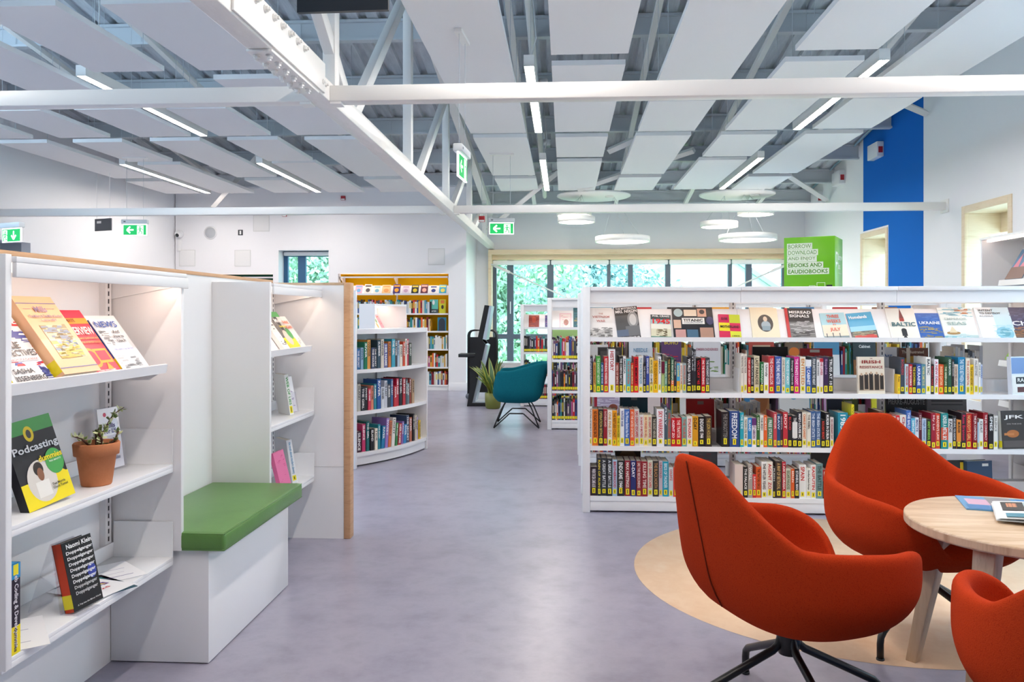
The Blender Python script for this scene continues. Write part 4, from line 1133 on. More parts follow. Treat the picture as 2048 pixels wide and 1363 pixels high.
disp(2.560, 2.768, 0.234, 'eef1f3', [('r', .5, .3, 1, 1, 'cfe4ec'), ('e', .45, .02, .95, .4, '8fc4d4'), ('e', .55, .1, .85, .34, '6fa8b8'), ('s', .4, .05, .95, .45, 'b9dce4', 20)], [('INTENT', .32, .90, .42, .06, '33363a'), ('TO DESTROY', .42, .81, .62, .06, '33363a'), ('RUSSIA', .3, .72, .4, .03, '6a6e74')], 'white book with a pale blue splash and two black title lines')
disp(2.762, 2.93, 0.234, '54506a', [('r', 0, 0, 1, .3, '6a5a52'), ('s', 0, .05, 1, .4, 'b07a52', 40), ('s', 0, .5, 1, .95, '6f6c88', 25)], [('Chi', .3, .5, .6, .14, 'e8e6ea')], 'dusky purple book with orange street lights at the frame edge', spine='d9c43a')
# --- books on the far side of the front bookcase, seen over the front ones
Gf = 'books standing on the far side of the front bookcase'
for (x, z, w, h, col, prints, tx, lb) in (
        (0.46, 0.418, 0.185, 0.285, '1f5566', [('r', .4, .88, .62, .95, '8f9a9c')], [], 'teal cover rising behind the orange and black middle shelf spines'),
        (0.90, 0.418, 0.185, 0.262, 'b01c22', [('r', .4, .86, .62, .94, '8f7a78')], [], 'plain red cover rising behind the agent spines, middle shelf'),
        (0.42, 0.103, 0.17, 0.285, '3f3d38', [('e', .1, .1, .9, .85, '6a5a44'), ('r', .4, .9, .62, .96, 'a9a59a')], [], 'olive brown cover with round emblem rising behind the bottom shelf spines'),
        (0.92, 0.103, 0.185, 0.28, '5f6f7c', [('r', .4, .88, .62, .95, 'a9b4ba'), ('s', .2, .5, .8, .8, '8a5a6a', 12)], [], 'slate cover rising behind the bottom shelf beside the chair'),
        (1.72, 0.103, 0.19, 0.26, '201f22', [('e', .55, .45, .85, .8, 'b09a62'), ('r', .04, .04, .96, .06, '8a7a50'), ('r', .4, .88, .62, .95, 'a9a59a')], [], 'black cover with gilt scrolls rising behind the second bay bottom shelf'),
        (1.36, 0.753, 0.23, 0.275, '151517', [], [], 'wide black cover rising behind the royal tour spines'),
        (1.66, 0.753, 0.21, 0.265, 'a81d20', [('r', .3, .9, .6, .97, 'c9c4bd')], [], 'red cover with white tag rising behind the king spine'),
        (1.83, 0.418, 0.20, 0.265, '5a6a2c', [('r', .0, .0, .5, 1, '26344a'), ('r', .55, .86, .8, .95, 'c9c9c0')], [], 'olive and navy cover rising behind the two matching blue spines'),
        (2.24, 0.418, 0.26, 0.33, '14181e', [], [('PIERRE-AUGUSTE', .5, .76, .9, .11, '9fa4a6'), ('RENOIR', .45, .6, .4, .1, '9fa4a6')], 'big black cover with grey capitals rising behind the third bay'),
        (2.50, 0.418, 0.25, 0.36, '8f9194', [('r', .1, .7, .9, .73, '5a5c60'), ('r', .1, .64, .9, .66, '5a5c60'), ('r', .1, .78, .6, .80, '5a5c60')], [], 'tall grey printed sheet standing behind the third bay'),
        (2.13, 0.753, 0.13, 0.275, 'e3e5ec', [('r', .0, .0, 1, .4, 'b9bdcc')], [('Art', .4, .8, .5, .08, '5a7ab0')], 'white leaflet rising behind the yellow spine, third bay'),
        (2.28, 0.753, 0.20, 0.27, '6a3a26', [('e', .1, .2, .9, .8, 'c99a3a'), ('r', .3, .6, .42, 1, 'e9dfcf')], [('The Illustrated', .5, .9, .7, .07, 'e8d8c8')], 'brown cover with golden bowl rising behind the third bay'),
        (0.30, 0.753, 0.16, 0.27, '7a7c80', [('r', .1, .5, .9, .9, '9a9ca0'), ('e', .3, .55, .6, .8, '6a2a3a')], [], 'grey cover with maroon spot rising behind the green spine')):
    face_book((x, 5.345, z), 0.0, radians(3), w, h, 0.018, col, prints, tx, lb, Gf)
m = MB(); r = random.Random(11)
for x0, x1, z, a, b in ((0.62, 0.70, 0.753, .2, .25), (2.52, 2.72, 0.753, .24, .30), (1.15, 1.30, 0.418, .22, .26), (1.0, 1.05, 0.418, .2, .25)):
    filler_row(m, x0, x1, 5.335, z, a, b, r, tags=False, wmin=0.01, wmax=0.022, pal=[2, 9, 15, 15, 2, 10])
filler_build(m, 'pale magazines and papers packed on the far side of the front bookcase')

# --- craft bookcase behind: cover-out books and rows of thin spines
Gc = 'cover-out craft books on the second bookcase'
crafts = [(0.28, .753, .15, .24, 'd8d4d0', 'brown-white', [('e', .2, .2, .7, .6, '8a3040')], []), (0.62, .753, .19, .27, 'd6dce2', 'pale grey', [('r', 0, 0, 1, .5, '9aa0a6')], [('NEEDLE', .5, .72, .6, .12, '6f97b4')]),
          (0.87, .753, .16, .29, '5a3a6a', 'purple', [('s', .05, .05, .95, .6, 'c23a4a', 30)], [('BOHO', .5, .88, .7, .1, 'c8b23a')]), (1.16, .753, .22, .27, 'd9d8dc', 'lilac-white', [('s', .1, .05, .9, .4, '7a9a5a', 16)], [('EMBROIDERIES', .5, .75, .8, .08, 'b07a8a')]),
          (1.60, .753, .2, .28, 'a8433a', 'brick red', [('r', .15, .1, .85, .85, 'b9a58c'), ('r', .2, .15, .6, .5, '8a6a58')], []), (1.86, .753, .14, .26, '6a5a4a', 'brown', [('e', .2, .55, .8, .85, 'c9702a')], []),
          (2.12, .753, .2, .27, 'e6eaec', 'white', [('r', 0, .6, 1, 1, '4a8ab0')], [('CLUSION', .5, .75, .6, .08, '4a9a9a')]), (2.42, .753, .18, .27, '2b3a40', 'dark slate', [('r', 0, 0, 1, .45, '8a5a34'), ('e', .1, .05, .6, .4, 'd8d4c8')], [('Cabinet', .5, .85, .5, .09, 'e8e8e6')]),
          (0.36, .418, .24, .29, 'b9a8c0', 'lilac', [('r', .0, .0, .1, 1, 'a82a3a'), ('s', .1, .1, .95, .9, 'e3dae6', 50), ('e', .5, .1, .8, .3, '8a4a3a')], []), (0.68, .418, .2, .29, 'e8d8d2', 'blush', [('t', .2, .5, .8, .98, '8a4a3c')], []),
          (1.06, .418, .24, .32, 'e9e6e2', 'ivory', [('s', .1, .55, .95, .98, '5f7a4a', 18)], []), (1.56, .418, .2, .31, '9a6a44', 'tan and blue', [('r', 0, 0, .4, 1, '3a7aa8'), ('e', .45, .1, .95, .95, '8a5230')], []),
          (1.86, .418, .24, .29, 'e6e4e0', 'ivory floral', [('e', .1, .5, .4, .8, 'e08a9a'), ('e', .35, .45, .6, .7, '8ac0d0'), ('e', .55, .5, .85, .85, 'b9c050'), ('e', .4, .6, .5, .7, 'e0b03a')], []), (2.20, .418, .2, .29, 'd0a8cc', 'pink', [('e', .2, .2, .8, .9, 'b9b09a')], []),
          (2.56, .418, .17, .30, 'd8cc2a', 'acid yellow', [('e', .35, .7, .6, .85, '7a7a3a')], [])]
ct = {}
for (x, z, w, h, col, nm, pr, tx) in crafts:
    sh = 'upper' if z > .6 else 'middle'
    k = ct.get(sh, 0); ct[sh] = k + 1
    face_book((x, 6.56, z), 0.0, radians(5), w, h, 0.02, col, pr, tx, '%s craft book seen through the front bookcase, %s along the %s shelf' % (nm, ORD[k], sh), Gc)
m = MB(); r = random.Random(5)
for z in (0.753, 0.418, 0.103):
    x = 0.18
    while x < 2.9:
        l = r.uniform(0.15, 0.4)
        filler_row(m, x, min(x + l, 2.95), 6.60 + 0.01 * r.random(), z, .19, .27, r, tags=r.random() < .4, wmin=0.006, wmax=0.02)
        x += l + r.uniform(0.02, 0.12)
for z in (0.753, 0.418, 0.103):
    filler_row(m, 0.18, 2.95, 6.82, z, .2, .27, r, tags=False, wmin=0.01, wmax=0.03)
filler_build(m, 'thin craft books and magazines packed on the second bookcase')
dr_ = random.Random(9)
for k, x in enumerate((0.3, 0.62, 0.95, 1.3, 1.62, 1.95, 2.3, 2.62)):
    c = ['7aa6c0', 'c23a40', '26262a', 'd8a03a', 'e6e2dc', '4a8ac0', 'b03038', '8a6a5a'][k]
    face_book((x, 6.552, 1.086), 0, LN, 0.2, 0.25, 0.014, c, [('r', .1, .55, .9, .8, 'e9e6e0')], [], '%s book on the sloping shelf behind, %s from its end frame' % (cname(c), ORD[k]), 'books on the second sloping shelf')

# --- comics in the two bookcases by the teal chair
m = MB(); r = random.Random(21)
dark = [0, 1, 1, 1, 4, 10, 13, 12, 14, 3, 2, 8]
for z in (0.753, 0.418, 0.103):
    filler_row(m, -0.14, 0.76, 8.562, z, .17, .23, r, wmin=0.012, wmax=0.026, pal=dark)
    filler_row(m, -0.14, 0.76, 8.95, z, .17, .23, r, wmin=0.012, wmax=0.026)
filler_build(m, 'tightly packed comics with yellow tags, bookcase beside the teal chair')
m = MB()
for z in (0.753, 0.418, 0.103):
    filler_row(m, -0.55, 0.35, 10.687, z * 0.967, .17, .22, r, wmin=0.014, wmax=0.028, pal=dark)
filler_build(m, 'tightly packed comics with yellow tags, bookcase nearest the windows')
Gt = 'comics propped on the sloping shelves'
face_book((0.005, 8.577, 1.086), 0, LN, 0.13, 0.19, 0.012, 'efc4cc', [('r', .08, .06, .92, .94, 'f2e2dc'), ('e', .35, .2, .75, .6, 'b07a6a'), ('s', .1, .1, .9, .9, 'd88a9a', 14)], [], 'pink comic propped on the sloping shelf beside the teal chair', Gt)
face_book((0.19, 8.577, 1.086), 0, LN, 0.2, 0.26, 0.014, '2c5f6a', [('s', .03, .05, .97, .9, '3a8a9a', 40), ('s', .03, .05, .97, .5, 'c9a83a', 20), ('e', .35, .05, .65, .25, 'c9d6da')], [('Treasure', .55, .85, .6, .08, 'd9e6e8')], 'deep teal comic propped beside the pink one', Gt)
face_book((-0.42, 10.70, 1.05), 0, LN, 0.14, 0.2, 0.012, '8f2a24', [('s', .05, .1, .95, .95, 'd2693a', 24), ('e', .3, .4, .7, .9, 'c24a30')], [], 'dark red comic propped on the shelf nearest the windows', Gt)
face_book((-0.20, 10.70, 1.05), 0, LN, 0.14, 0.2, 0.012, '3a3a7a', [('s', .05, .1, .95, .95, 'a85a9a', 24)], [], 'indigo comic half hidden on the shelf nearest the windows', Gt)

# ================================================================== partition pod with two lit shelf bays and a bench
PX = -1.63
t = empty('partition_wall', (PX, 2.6, 0), label='low white partition wall with oak capping behind the green bench', cat='partition')
MB().box(-0.045, 0, -2.0, 1.75, 0, 1.418).build('wall_board', WHITE, t)
MB().box(-0.045, 0.405, 1.75, 1.81, 0, 1.405).build('end_board', WHITEG, t)
MB().box(-0.05, 0.005, -2.0, 1.75, 1.418, 1.434).build('oak_capping', OAKY, t, bevel=0.002)
MB().box(-0.05, 0.405, 1.75, 1.815, 1.405, 1.42).build('oak_capping', OAKTOP, t, bevel=0.002)
MB().box(0.405, 0.443, 1.745, 1.815, 0, 1.42).build('oak_end_trim', OAK, t, bevel=0.004)
MB().box(0.001, 0.405, 1.7485, 1.75, 0.398, 0.400).build('panel_joint', mat('bdbcbc'), t)
def pod_bay(y0, y1, label, near_z0, far_panel, dy1):
    t = empty('shelf_bay', (PX, y0, 0), label=label, cat='shelf unit', group='lit shelf bays of the partition')
    L = y1 - y0
    m = MB(); m.box(0, 0.273, 0, 0.022, near_z0, 1.395); m.build('end_panel', WHITE, t, bevel=0.002)
    if far_panel:
        MB().box(0, 0.273, L - 0.02, L, 0.408, 1.385).build('end_panel', WHITE, t, bevel=0.002)
    MB().box(0.0, 0.285, 0.022, L - 0.002, 1.375, 1.39).box(0.272, 0.285, 0.022, L + (0.012 if far_panel else -0.002), 1.338, 1.375).build('canopy', WHITE, t, bevel=0.002)
    MB().box(0.235, 0.268, 0.05, L - 0.04, 1.352, 1.374).build('light_strip', STRIPW, t)
    for yy in (0.045, L - 0.045):
        MB().box(0.0, 0.022, yy - 0.018, yy + 0.018, 0.36, 1.375).build('upright', WHITE, t)
        m = MB(); z = 0.42
        while z < 1.34:
            m.box(0.0225, 0.0235, yy - 0.003, yy + 0.003, z, z + 0.016); z += 0.027
        m.build('slots', DARK, t)
    for yy in (0.03, L - 0.024):
        MB().prism([(0.02, 1.30), (0.26, 1.345), (0.26, 1.372), (0.02, 1.372)], 'y', yy, yy + 0.003).build('canopy_bracket', WHITE, t)
    # sloping display shelf
    m = MB()
    m.prism([(0.262, 1.045), (0.268, 1.075), (0.261, 1.077), (0.256, 1.053), (0.214, 1.053), (0.075, 1.242), (0.067, 1.237), (0.21, 1.045)], 'y', 0.025, dy1 - y0)
    m.build('display_shelf', WHITE, t)
    MB().prism([(0.25, 1.05), (0.21, 1.05), (0.07, 1.24), (0.02, 1.24), (0.02, 1.02), (0.2, 1.02)], 'y', dy1 - y0, dy1 - y0 + 0.003).build('shelf_gusset', WHITE, t)
    for z in (0.716, 0.388 if far_panel else 0.352):
        MB().box(0.02, 0.245, 0.024, L - 0.022, z - 0.012, z).box(0.233, 0.245, 0.024, L - 0.022, z - 0.028, z - 0.012).box(0.02, 0.03, 0.024, L - 0.022, z, z + 0.05).build('shelf', WHITEG, t, bevel=0.001)
        MB().box(0.03, 0.245, L - 0.027, L - 0.023, z, z + 0.125).build('side_gusset', mat('f2f2f4', 0.25), t)
    return t
pod_bay(1.86, 2.765, 'lit white shelf bay nearest the camera with the terracotta pot', 0.378, True, 2.66)
pod_bay(3.59, 4.348, 'lit white shelf bay past the green bench', 0.30, False, 4.22)
t = empty('bench', (PX, 2.768, 0), label='low white box bench with a green vinyl cushion', cat='bench')
MB().box(0.002, 0.362, 0.0, 0.815, 0.004, 0.405).build('base', WHITEG, t, bevel=0.0015)
MB().box(0.004, 0.430, -0.022, 0.815, 0.407, 0.474).build('cushion', GREENV, t, bevel=0.014, seg=3)
m = MB()
for z in (0.412, 0.469):
    m.tube([(0.425, -0.017, z), (0.425, 0.81, z)], 0.0035, 6).tube([(0.01, -0.017, z), (0.425, -0.017, z)], 0.0035, 6)
m.build('piping', GREENV, t)

# --- things on the near bay
LP = radians(36)
Gp = 'books propped in the near partition bay'
def pbook(y, w, h, th, col, prints, texts, label, x=None, z=None, lean=LP, rz=pi / 2, roll=0.0, **k):
    if x is None: x = PX + 0.217 + th * cos(lean)
    if z is None: z = 1.055 + th * sin(lean)
    return face_book((x, y, z), rz, lean, w, h, th, col, prints, texts, label, Gp, roll=roll, **k)
pbook(2.030, 0.16, 0.228, 0.020, 'f0eff2', [('s', 0, .05, 1, .98, '4a55a0', 50), ('s', 0, .2, 1, .9, 'd23038', 40), ('r', 0, .62, 1, .74, '4f5aa4'), ('s', 0, .6, 1, .76, 'eeeef4', 18), ('r', .02, .3, .98, .56, 'f2f1f3'), ('r', .1, .0, .8, .22, 'f2f1f3'), ('s', .8, .02, 1, .2, '4a55a0', 12)],
      [('THE LIE', .36, .52, .62, .09, '2f2f36'), ('DETECTIVES', .5, .41, .9, .09, '2f2f36'), ('IN SEARCH OF A PLAYBOOK', .5, .32, .8, .03, 'd8646a'), ('SASHA', .36, .16, .5, .07, '2f2f36'), ('ISSENBERG', .45, .06, .74, .07, '2f2f36')], 'white book streaked with red and blue under black capitals', spine='cc2a32', tagged=True)
pbook(2.205, 0.172, 0.268, 0.045, 'f0c49a', [('r', 0, .9, 1, .912, '8a84a8'), ('r', 0, .07, 1, .082, '8a84a8'), ('r', .2, .2, .86, .62, 'c8cdb4'), ('s', .2, .2, .86, .62, 'a89a72', 60), ('s', .2, .3, .86, .6, '8fa0b8', 30), ('s', .2, .2, .86, .4, 'd8c46a', 30), ('r', .08, .83, .26, .835, 'a98a9a'), ('r', .66, .83, .86, .835, 'a98a9a')],
      [('Mills', .47, .82, .3, .075, '9a84a0'), ('The Millers & The Mills of Scotland', .5, .73, .84, .035, '8a7490'), ('c. circa 1850', .5, .68, .4, .026, '8a7490')], 'large peach book with a watercolour landscape, standing proud of its neighbours', tagged=True)
pbook(2.365, 0.155, 0.240, 0.018, 'd9324c', [('r', 0, .78, 1, .87, 'eda02f'), ('e', .12, .1, .6, .4, 'e0a02f'), ('e', .18, .14, .54, .36, 'd9324c'), ('r', .5, .16, .95, .38, 'e8a830'), ('r', .55, .2, .9, .35, 'd9324c'), ('t', .6, .06, .8, .18, 'e8a830')],
      [('ULTIMATE', .3, .825, .5, .05, '8a3a20'), ('INTERVIEW', .48, .66, .92, .12, 'f6eceb'), ('100S OF SAMPLE QUESTIONS AND', .5, .54, .9, .03, 'f0a84a'), ('ANSWERS FOR INTERVIEW SUCCESS', .5, .48, .9, .03, 'f0a84a'), ('LYNN WILLIAMS', .5, .04, .6, .03, 'f6e6e6')], 'crimson book with a yellow band and two speech bubbles')
pbook(2.515, 0.135, 0.200, 0.022, 'eff0f2', [('s', .06, .5, .42, .78, 'a9abb0', 24), ('s', .05, .05, .95, .28, 'b9bbc0', 30)],
      [('NEWS', .5, .89, .88, .12, '2f56a8'), ('And', .7, .74, .28, .06, '3a3a40'), ('How to', .7, .65, .42, .06, '3a3a40'), ('Use It', .7, .56, .36, .06, '3a3a40'), ('What to Believe in a Fake News World', .55, .4, .8, .035, '4a68b0'), ('by Alan Rusbridger', .5, .08, .5, .03, '3a3a40')], 'white book with blue NEWS heading and blue spine', spine='1f62ae', tagged=True)
# middle shelf: handbook, pot plant, leaflet in a clear holder, leaflet by the post
pbook(2.142, 0.185, 0.245, 0.025, '1c1c22', [('r', 0, .84, 1, 1, '4aa050'), ('e', .36, .74, .56, .92, 'f0d020'), ('e', .41, .78, .51, .88, '3a3a3a'), ('r', 0, 0, 1, .30, 'f2dc10'), ('t', .35, .28, 1.0, .44, 'f2dc10'), ('e', .14, .04, .74, .52, 'd9d2ca'), ('e', .32, .34, .52, .5, '2a201c'), ('e', .37, .28, .50, .43, '8a5a40'), ('r', .28, .1, .56, .28, 'ebe7e0'), ('e', .6, .3, .98, .60, '45a04e')],
      [('Podcasting', .5, .66, .94, .11, 'f2f2f2'), ('dummies', .72, .52, .5, .07, 'f0d81c'), ('TALK ABOUT IT', .79, .46, .26, .02, 'e8f4e8'), ('Tee Morris', .72, .2, .28, .03, '3a3a20'), ('Chuck Tomasi', .74, .16, .32, .03, '3a3a20')], 'black, green and yellow podcasting handbook leaning in a clear stand', x=-1.425, z=0.722, lean=radians(17), rz=pi / 2 - 0.05, roll=radians(-4))
t = empty('potted_plant', (-1.46, 2.405, 0.7165), label='small variegated jade plant in a terracotta pot on the shelf', cat='plant')
MB().lathe([(0.0001, 0), (0.042, 0), (0.044, 0.004), (0.056, 0.092), (0.064, 0.094), (0.067, 0.128), (0.064, 0.132), (0.058, 0.130), (0.055, 0.10), (0.0001, 0.10)], 40).build('pot', TERRA, t)
MB().lathe([(0.0001, 0.116), (0.0575, 0.114), (0.0575, 0.108)], 24).build('soil', SOIL, t)
r = random.Random(4)
branches = [[(0, 0, .11), (-.01, -.03, .13), (-.005, -.075, .155), (0, -.125, .17)], [(0, .005, .11), (.005, .02, .15), (.0, .055, .175), (-.005, .10, .205), (0, .155, .222)],
            [(.01, 0, .11), (.02, -.005, .14), (.025, -.03, .165)], [(-.005, .01, .11), (-.02, .03, .15), (-.02, .05, .17)], [(.01, .02, .11), (.03, .05, .13), (.03, .07, .155)]]
ls, lv = MB(), MB()
for br in branches:
    ls.tube(br, [0.0045 - 0.0008 * i for i in range(len(br))], 6)
    for a, b in zip(br, br[1:]):
        for _ in range(9):
            f = r.random(); p = Vector(a).lerp(Vector(b), f)
            d = Vector((r.uniform(-1, 1), r.uniform(-1, 1), r.uniform(-.1, 1))).normalized(); s = d.cross(Vector((r.random(), r.random(), r.random()))).normalized()
            l, w = r.uniform(.014, .022), r.uniform(.006, .009)
            q = [p, p + d * l * .45 + s * w, p + d * l, p + d * l * .45 - s * w]
            nn = d.cross(s) * 0.0015
            lv.add([tuple(v) for v in q] + [tuple(v + nn) for v in (p + d * l * .15, p + d * l * .48 + s * w * .6, p + d * l * .85, p + d * l * .48 - s * w * .6)], [(0, 1, 2, 3)], 1)
            o = len(lv.v) - 4
            lv.f.append([o, o + 1, o + 2, o + 3]); lv.m.append(0); lv.sm.append(False)
ls.build('stems', STEM, t)
lv.build('leaves', [LEAF1, LEAF2], t, fixn=False)['kind'] = 'stuff'
def leaflet_holder(loc, rz, w, h, prints, texts, label, lean=radians(8)):
    t = face_book(loc, rz, lean, w, h, 0.003, 'f4f4f6', prints, texts, label, None, name='leaflet', cat='leaflet')
    MB().box(-w / 2 - 0.004, w / 2 + 0.004, -0.0075, -0.006, -0.004, h * 0.55).box(-w / 2 - 0.004, w / 2 + 0.004, 0.004, 0.006, -0.004, h + 0.004).box(-w / 2 - 0.004, w / 2 + 0.004, -0.0075, 0.006, -0.0055, -0.004).build('clear_holder', ACRYL, t)
    return t
leaflet_holder((-1.53, 2.625, 0.724), pi / 2 - 0.1, 0.105, 0.205, [('e', .25, .86, .4, .93, 'c9506a'), ('r', .62, .62, .9, .8, 'dfe6f0'), ('s', .25, .1, .85, .3, '9aa0b8', 12), ('r', .15, .3, .85, .305, '4a508a')],
               [('Skills', .45, .71, .55, .075, '3a3f7a'), ('For Life', .5, .62, .66, .075, '3a3f7a'), ('Grow the', .6, .48, .4, .03, '6a6e9a'), ('skills you', .6, .44, .4, .03, 'c9506a'), ('need for', .6, .40, .4, .03, '6a6e9a'), ('your future', .6, .36, .4, .03, '6a6e9a')], 'white upright leaflet in a clear holder behind the terracotta pot')
leaflet_holder((-1.50, 1.945, 0.724), pi / 2 + 0.12, 0.105, 0.205, [('r', 0, .6, 1, .95, '4a6ab0'), ('e', .3, .7, .7, .95, '6a4034'), ('e', .2, .3, .9, .55, 'b06a7a')], [('LEARN', .5, .2, .7, .06, '3a3a5a')], 'narrow photo leaflet in a clear holder beside the near white post')
# bottom shelf
t = pbook(2.262, 0.118, 0.198, 0.032, '1b1b1e', [('e', .66, .36, .96, .58, '3a4aa8')], [('Naomi Klein', .52, .93, .86, .07, 'f2f2f2')] + [('Doppelganger', .5, .83 - .085 * i, .9 - (.02 * i), .062, 'f0f0f0' if i < 6 else 'c9c9c9') for i in range(8)] + [('A Trip into the Mirror World', .5, .07, .8, .03, 'd8d8d8')],
          'thick black paperback with repeated white title and orange spine in a clear stand', x=-1.395, z=0.394, lean=radians(13), rz=pi / 2 - 0.12, spine='d9441f', tagged=True)
t = empty('book_stand', (-1.46, 2.24, 0.389), pi / 2 - 0.12, 'clear folded acrylic stand behind the black paperback', 'stand')
MB().prism([(-0.03, 0.0), (0.0, 0.20), (0.003, 0.20), (-0.027, 0.0)], 'x', -0.045, 0.045).prism([(0.003, 0.20), (0.075, 0.0), (0.078, 0.0), (0.006, 0.20)], 'x', -0.045, 0.045).box(-0.045, 0.045, -0.085, -0.027, 0, 0.002).build('folded_sheet', ACRYL, t)
spine_book(0, 0, 0, 0.034, 0.228, 0.16, '241c2e', 'Web Coding & Development', 'e0dce4', 'dark purple, blue and yellow coding handbook at the near end of the bottom shelf', Gp, tagged=False)
o = bpy.data.objects['book'] if False else COL.objects[-1]
for o in reversed(list(COL.objects)):
    if o.get('label', '').startswith('dark purple, blue and yellow coding'):
        break
o.location = (-1.388, 1.938, 0.389); o.rotation_euler = (0, 0, pi / 2)
MB().box(-0.0172, 0.0172, -0.0006, 0.1, 0.0, 0.07).build('yellow_foot', gloss('f2dc10'), o, fixn=False)
MB().box(-0.0172, 0.0172, -0.0006, 0.1, 0.19, 0.228).build('blue_head', gloss('2a90c8'), o, fixn=False)
MB().box(-0.009, 0.009, -0.0012, -0.0006, 0.2, 0.226).build('call_tag', TAG, o, fixn=False)
text(o, 'lettering', 'dummies', INK, 0.06, 0.012, basis((0, 0, -1), (1, 0, 0), (0, -0.0012, 0.036)))
def flat_leaflet(x, y, z, rz, w, h, prints, texts, label, col='f3f2f4', edge=None):
    t = empty('leaflet', (x, y, z), rz, label, 'leaflet')
    MB().box(-w / 2, w / 2, -h / 2, h / 2, 0, 0.0015).build('sheet', mat(col, 0.5), t)
    m = MB(); ms = []
    for u0, v0, u1, v1, c in prints:
        mm = mat(c, 0.5)
        if mm not in ms: ms.append(mm)
        m.quad((-w / 2 + u0 * w, -h / 2 + v0 * h, 0.0018), (-w / 2 + u1 * w, -h / 2 + v0 * h, 0.0018), (-w / 2 + u1 * w, -h / 2 + v1 * h, 0.0018), (-w / 2 + u0 * w, -h / 2 + v1 * h, 0.0018), ms.index(mm))
    if m.v: m.build('print', ms, t, fixn=False)
    for s, u, v, tw, th, c in texts:
        text(t, 'lettering', s, mat(c, 0.5), tw * w, th * h, basis((1, 0, 0), (0, 1, 0), (-w / 2 + u * w, -h / 2 + v * h, 0.0022)))
    return t
flat_leaflet(-1.47, 2.42, 0.3895, pi / 2 - 0.5, 0.15, 0.2, [(.1, .1, .9, .9, '1f6a6a')], [], 'dark teal leaflet lying lowest under the colourful one', '1f4a5a')
flat_leaflet(-1.475, 2.405, 0.392, pi / 2 - 0.25, 0.15, 0.2, [(.1, .42, .25, .56, 'd23038'), (.27, .44, .4, .58, 'e8762a'), (.42, .42, .55, .56, '3a9a4a'), (.57, .44, .7, .58, '2f5fb0'), (.72, .42, .85, .56, '6a3a8a')], [('MEDIA', .45, .5, .7, .1, 'f4e04a'), ('2025', .45, .3, .5, .06, 'd23038')], 'white leaflet printed with coloured blocks lying on the bottom shelf')
flat_leaflet(-1.50, 2.56, 0.3895, pi / 2 - 0.7, 0.15, 0.2, [(.1, .2, .8, .22, '6a5a9a'), (.2, .4, .7, .41, '9a8ab0'), (.15, .6, .8, .61, '6a5a9a')], [], 'pale leaflet with faint lilac lines lying near the end panel')
flat_leaflet(-1.49, 2.03, 0.3895, pi / 2 - 0.9, 0.2, 0.24, [(.1, .2, .8, .21, '6a5a9a'), (.2, .4, .7, .41, '9a8ab0'), (.15, .6, .8, .61, '6a5a9a')], [], 'pale leaflet with faint lilac lines lying beside the coding handbook')
# far bay
Gq = 'books in the far partition bay'
def qbook(*a, **k):
    o = pbook(*a, **k); o['group'] = Gq; return o
qbook(3.98, 0.15, 0.22, 0.02, 'efe9e4', [('s', .1, .1, .9, .9, '3a3a3a', 20)], [], 'white book with black scribbles leaning in the far partition bay')
qbook(4.07, 0.165, 0.235, 0.02, '2a2a30', [('r', 0, .86, 1, 1, '4aa050'), ('r', 0, 0, 1, .3, 'f2dc10'), ('e', .2, .1, .7, .5, 'd8c8ba'), ('e', .6, .25, 1.0, .55, '45a04e')], [('Mind', .5, .75, .6, .1, 'f2f2f2'), ('dummies', .6, .6, .6, .07, 'f0d81c')], 'black, green and yellow handbook leaning in the far partition bay')
qbook(4.165, 0.14, 0.205, 0.02, 'eeeae4', [('s', .1, .05, .9, .3, 'c9c4bd', 16)], [('THINK', .5, .8, .7, .1, 'e0683a'), ('AGAIN', .5, .65, .7, .1, 'e0683a')], 'white book with orange capitals leaning in the far partition bay', tagged=True)
spine_book(-1.43, 4.10, 0.718, 0.022, 0.215, 0.14, 'eeeeea', 'WEB OF LIES', '3a9a4a', 'white book with green lettering tilted on the far bay middle shelf', Gq, rz=pi / 4, tilt=radians(-9))
leaflet_holder((-1.46, 4.19, 0.722), pi / 2 - 0.3, 0.09, 0.19, [('s', .1, .1, .9, .8, 'b9a8c8', 20)], [('Skills', .4, .8, .5, .07, '3a3f7a')], 'white leaflet in a clear holder on the far bay middle shelf', radians(12))
spine_book(-1.42, 4.12, 0.354, 0.03, 0.235, 0.15, 'e2e4e6', 'the truth about modern slavery', '5a9ac0', 'pale grey hardback tilted on the far bay bottom shelf', Gq, rz=pi / 4, tilt=radians(-9))
qbook(3.93, 0.14, 0.205, 0.02, 'e070a0', [('s', .1, .1, .9, .9, 'd04a86', 12)], [], 'pink paperback leaning low in the far partition bay', z=0.356, lean=radians(14))

# ================================================================== curved bookcase
CC, RO, RI = Vector((-3.05, 7.55, 0)), 1.80, 1.52
A0, A1 = radians(-42.6), radians(-9.3)
t = empty('curved_bookcase', (CC.x, CC.y, 0), label='white curved bookcase with three shelves behind the partition', cat='bookcase')
def sector(m, r0, r1, z0, z1, a0=A0, a1=A1, n=20):
    vs, fs = [], []
    for i in range(n + 1):
        a = a0 + (a1 - a0) * i / n
        for rr, z in ((r0, z0), (r1, z0), (r1, z1), (r0, z1)):
            vs.append((rr * cos(a), rr * sin(a), z))
    for i in range(n):
        for j in range(4):
            fs.append((i * 4 + j, i * 4 + (j + 1) % 4, i * 4 + 4 + (j + 1) % 4, i * 4 + 4 + j))
    fs += [(0, 1, 2, 3), tuple(range(n * 4, n * 4 + 4))]
    m.add(vs, fs)
    return m
sector(MB(), RI - 0.01, RO, 1.080, 1.118).build('top_board', WHITEG, t)
sector(MB(), RI, RO - 0.02, 1.03, 1.079).build('canopy', WHITE, t) if False else None
ZC = (0.790, 0.450, 0.112)
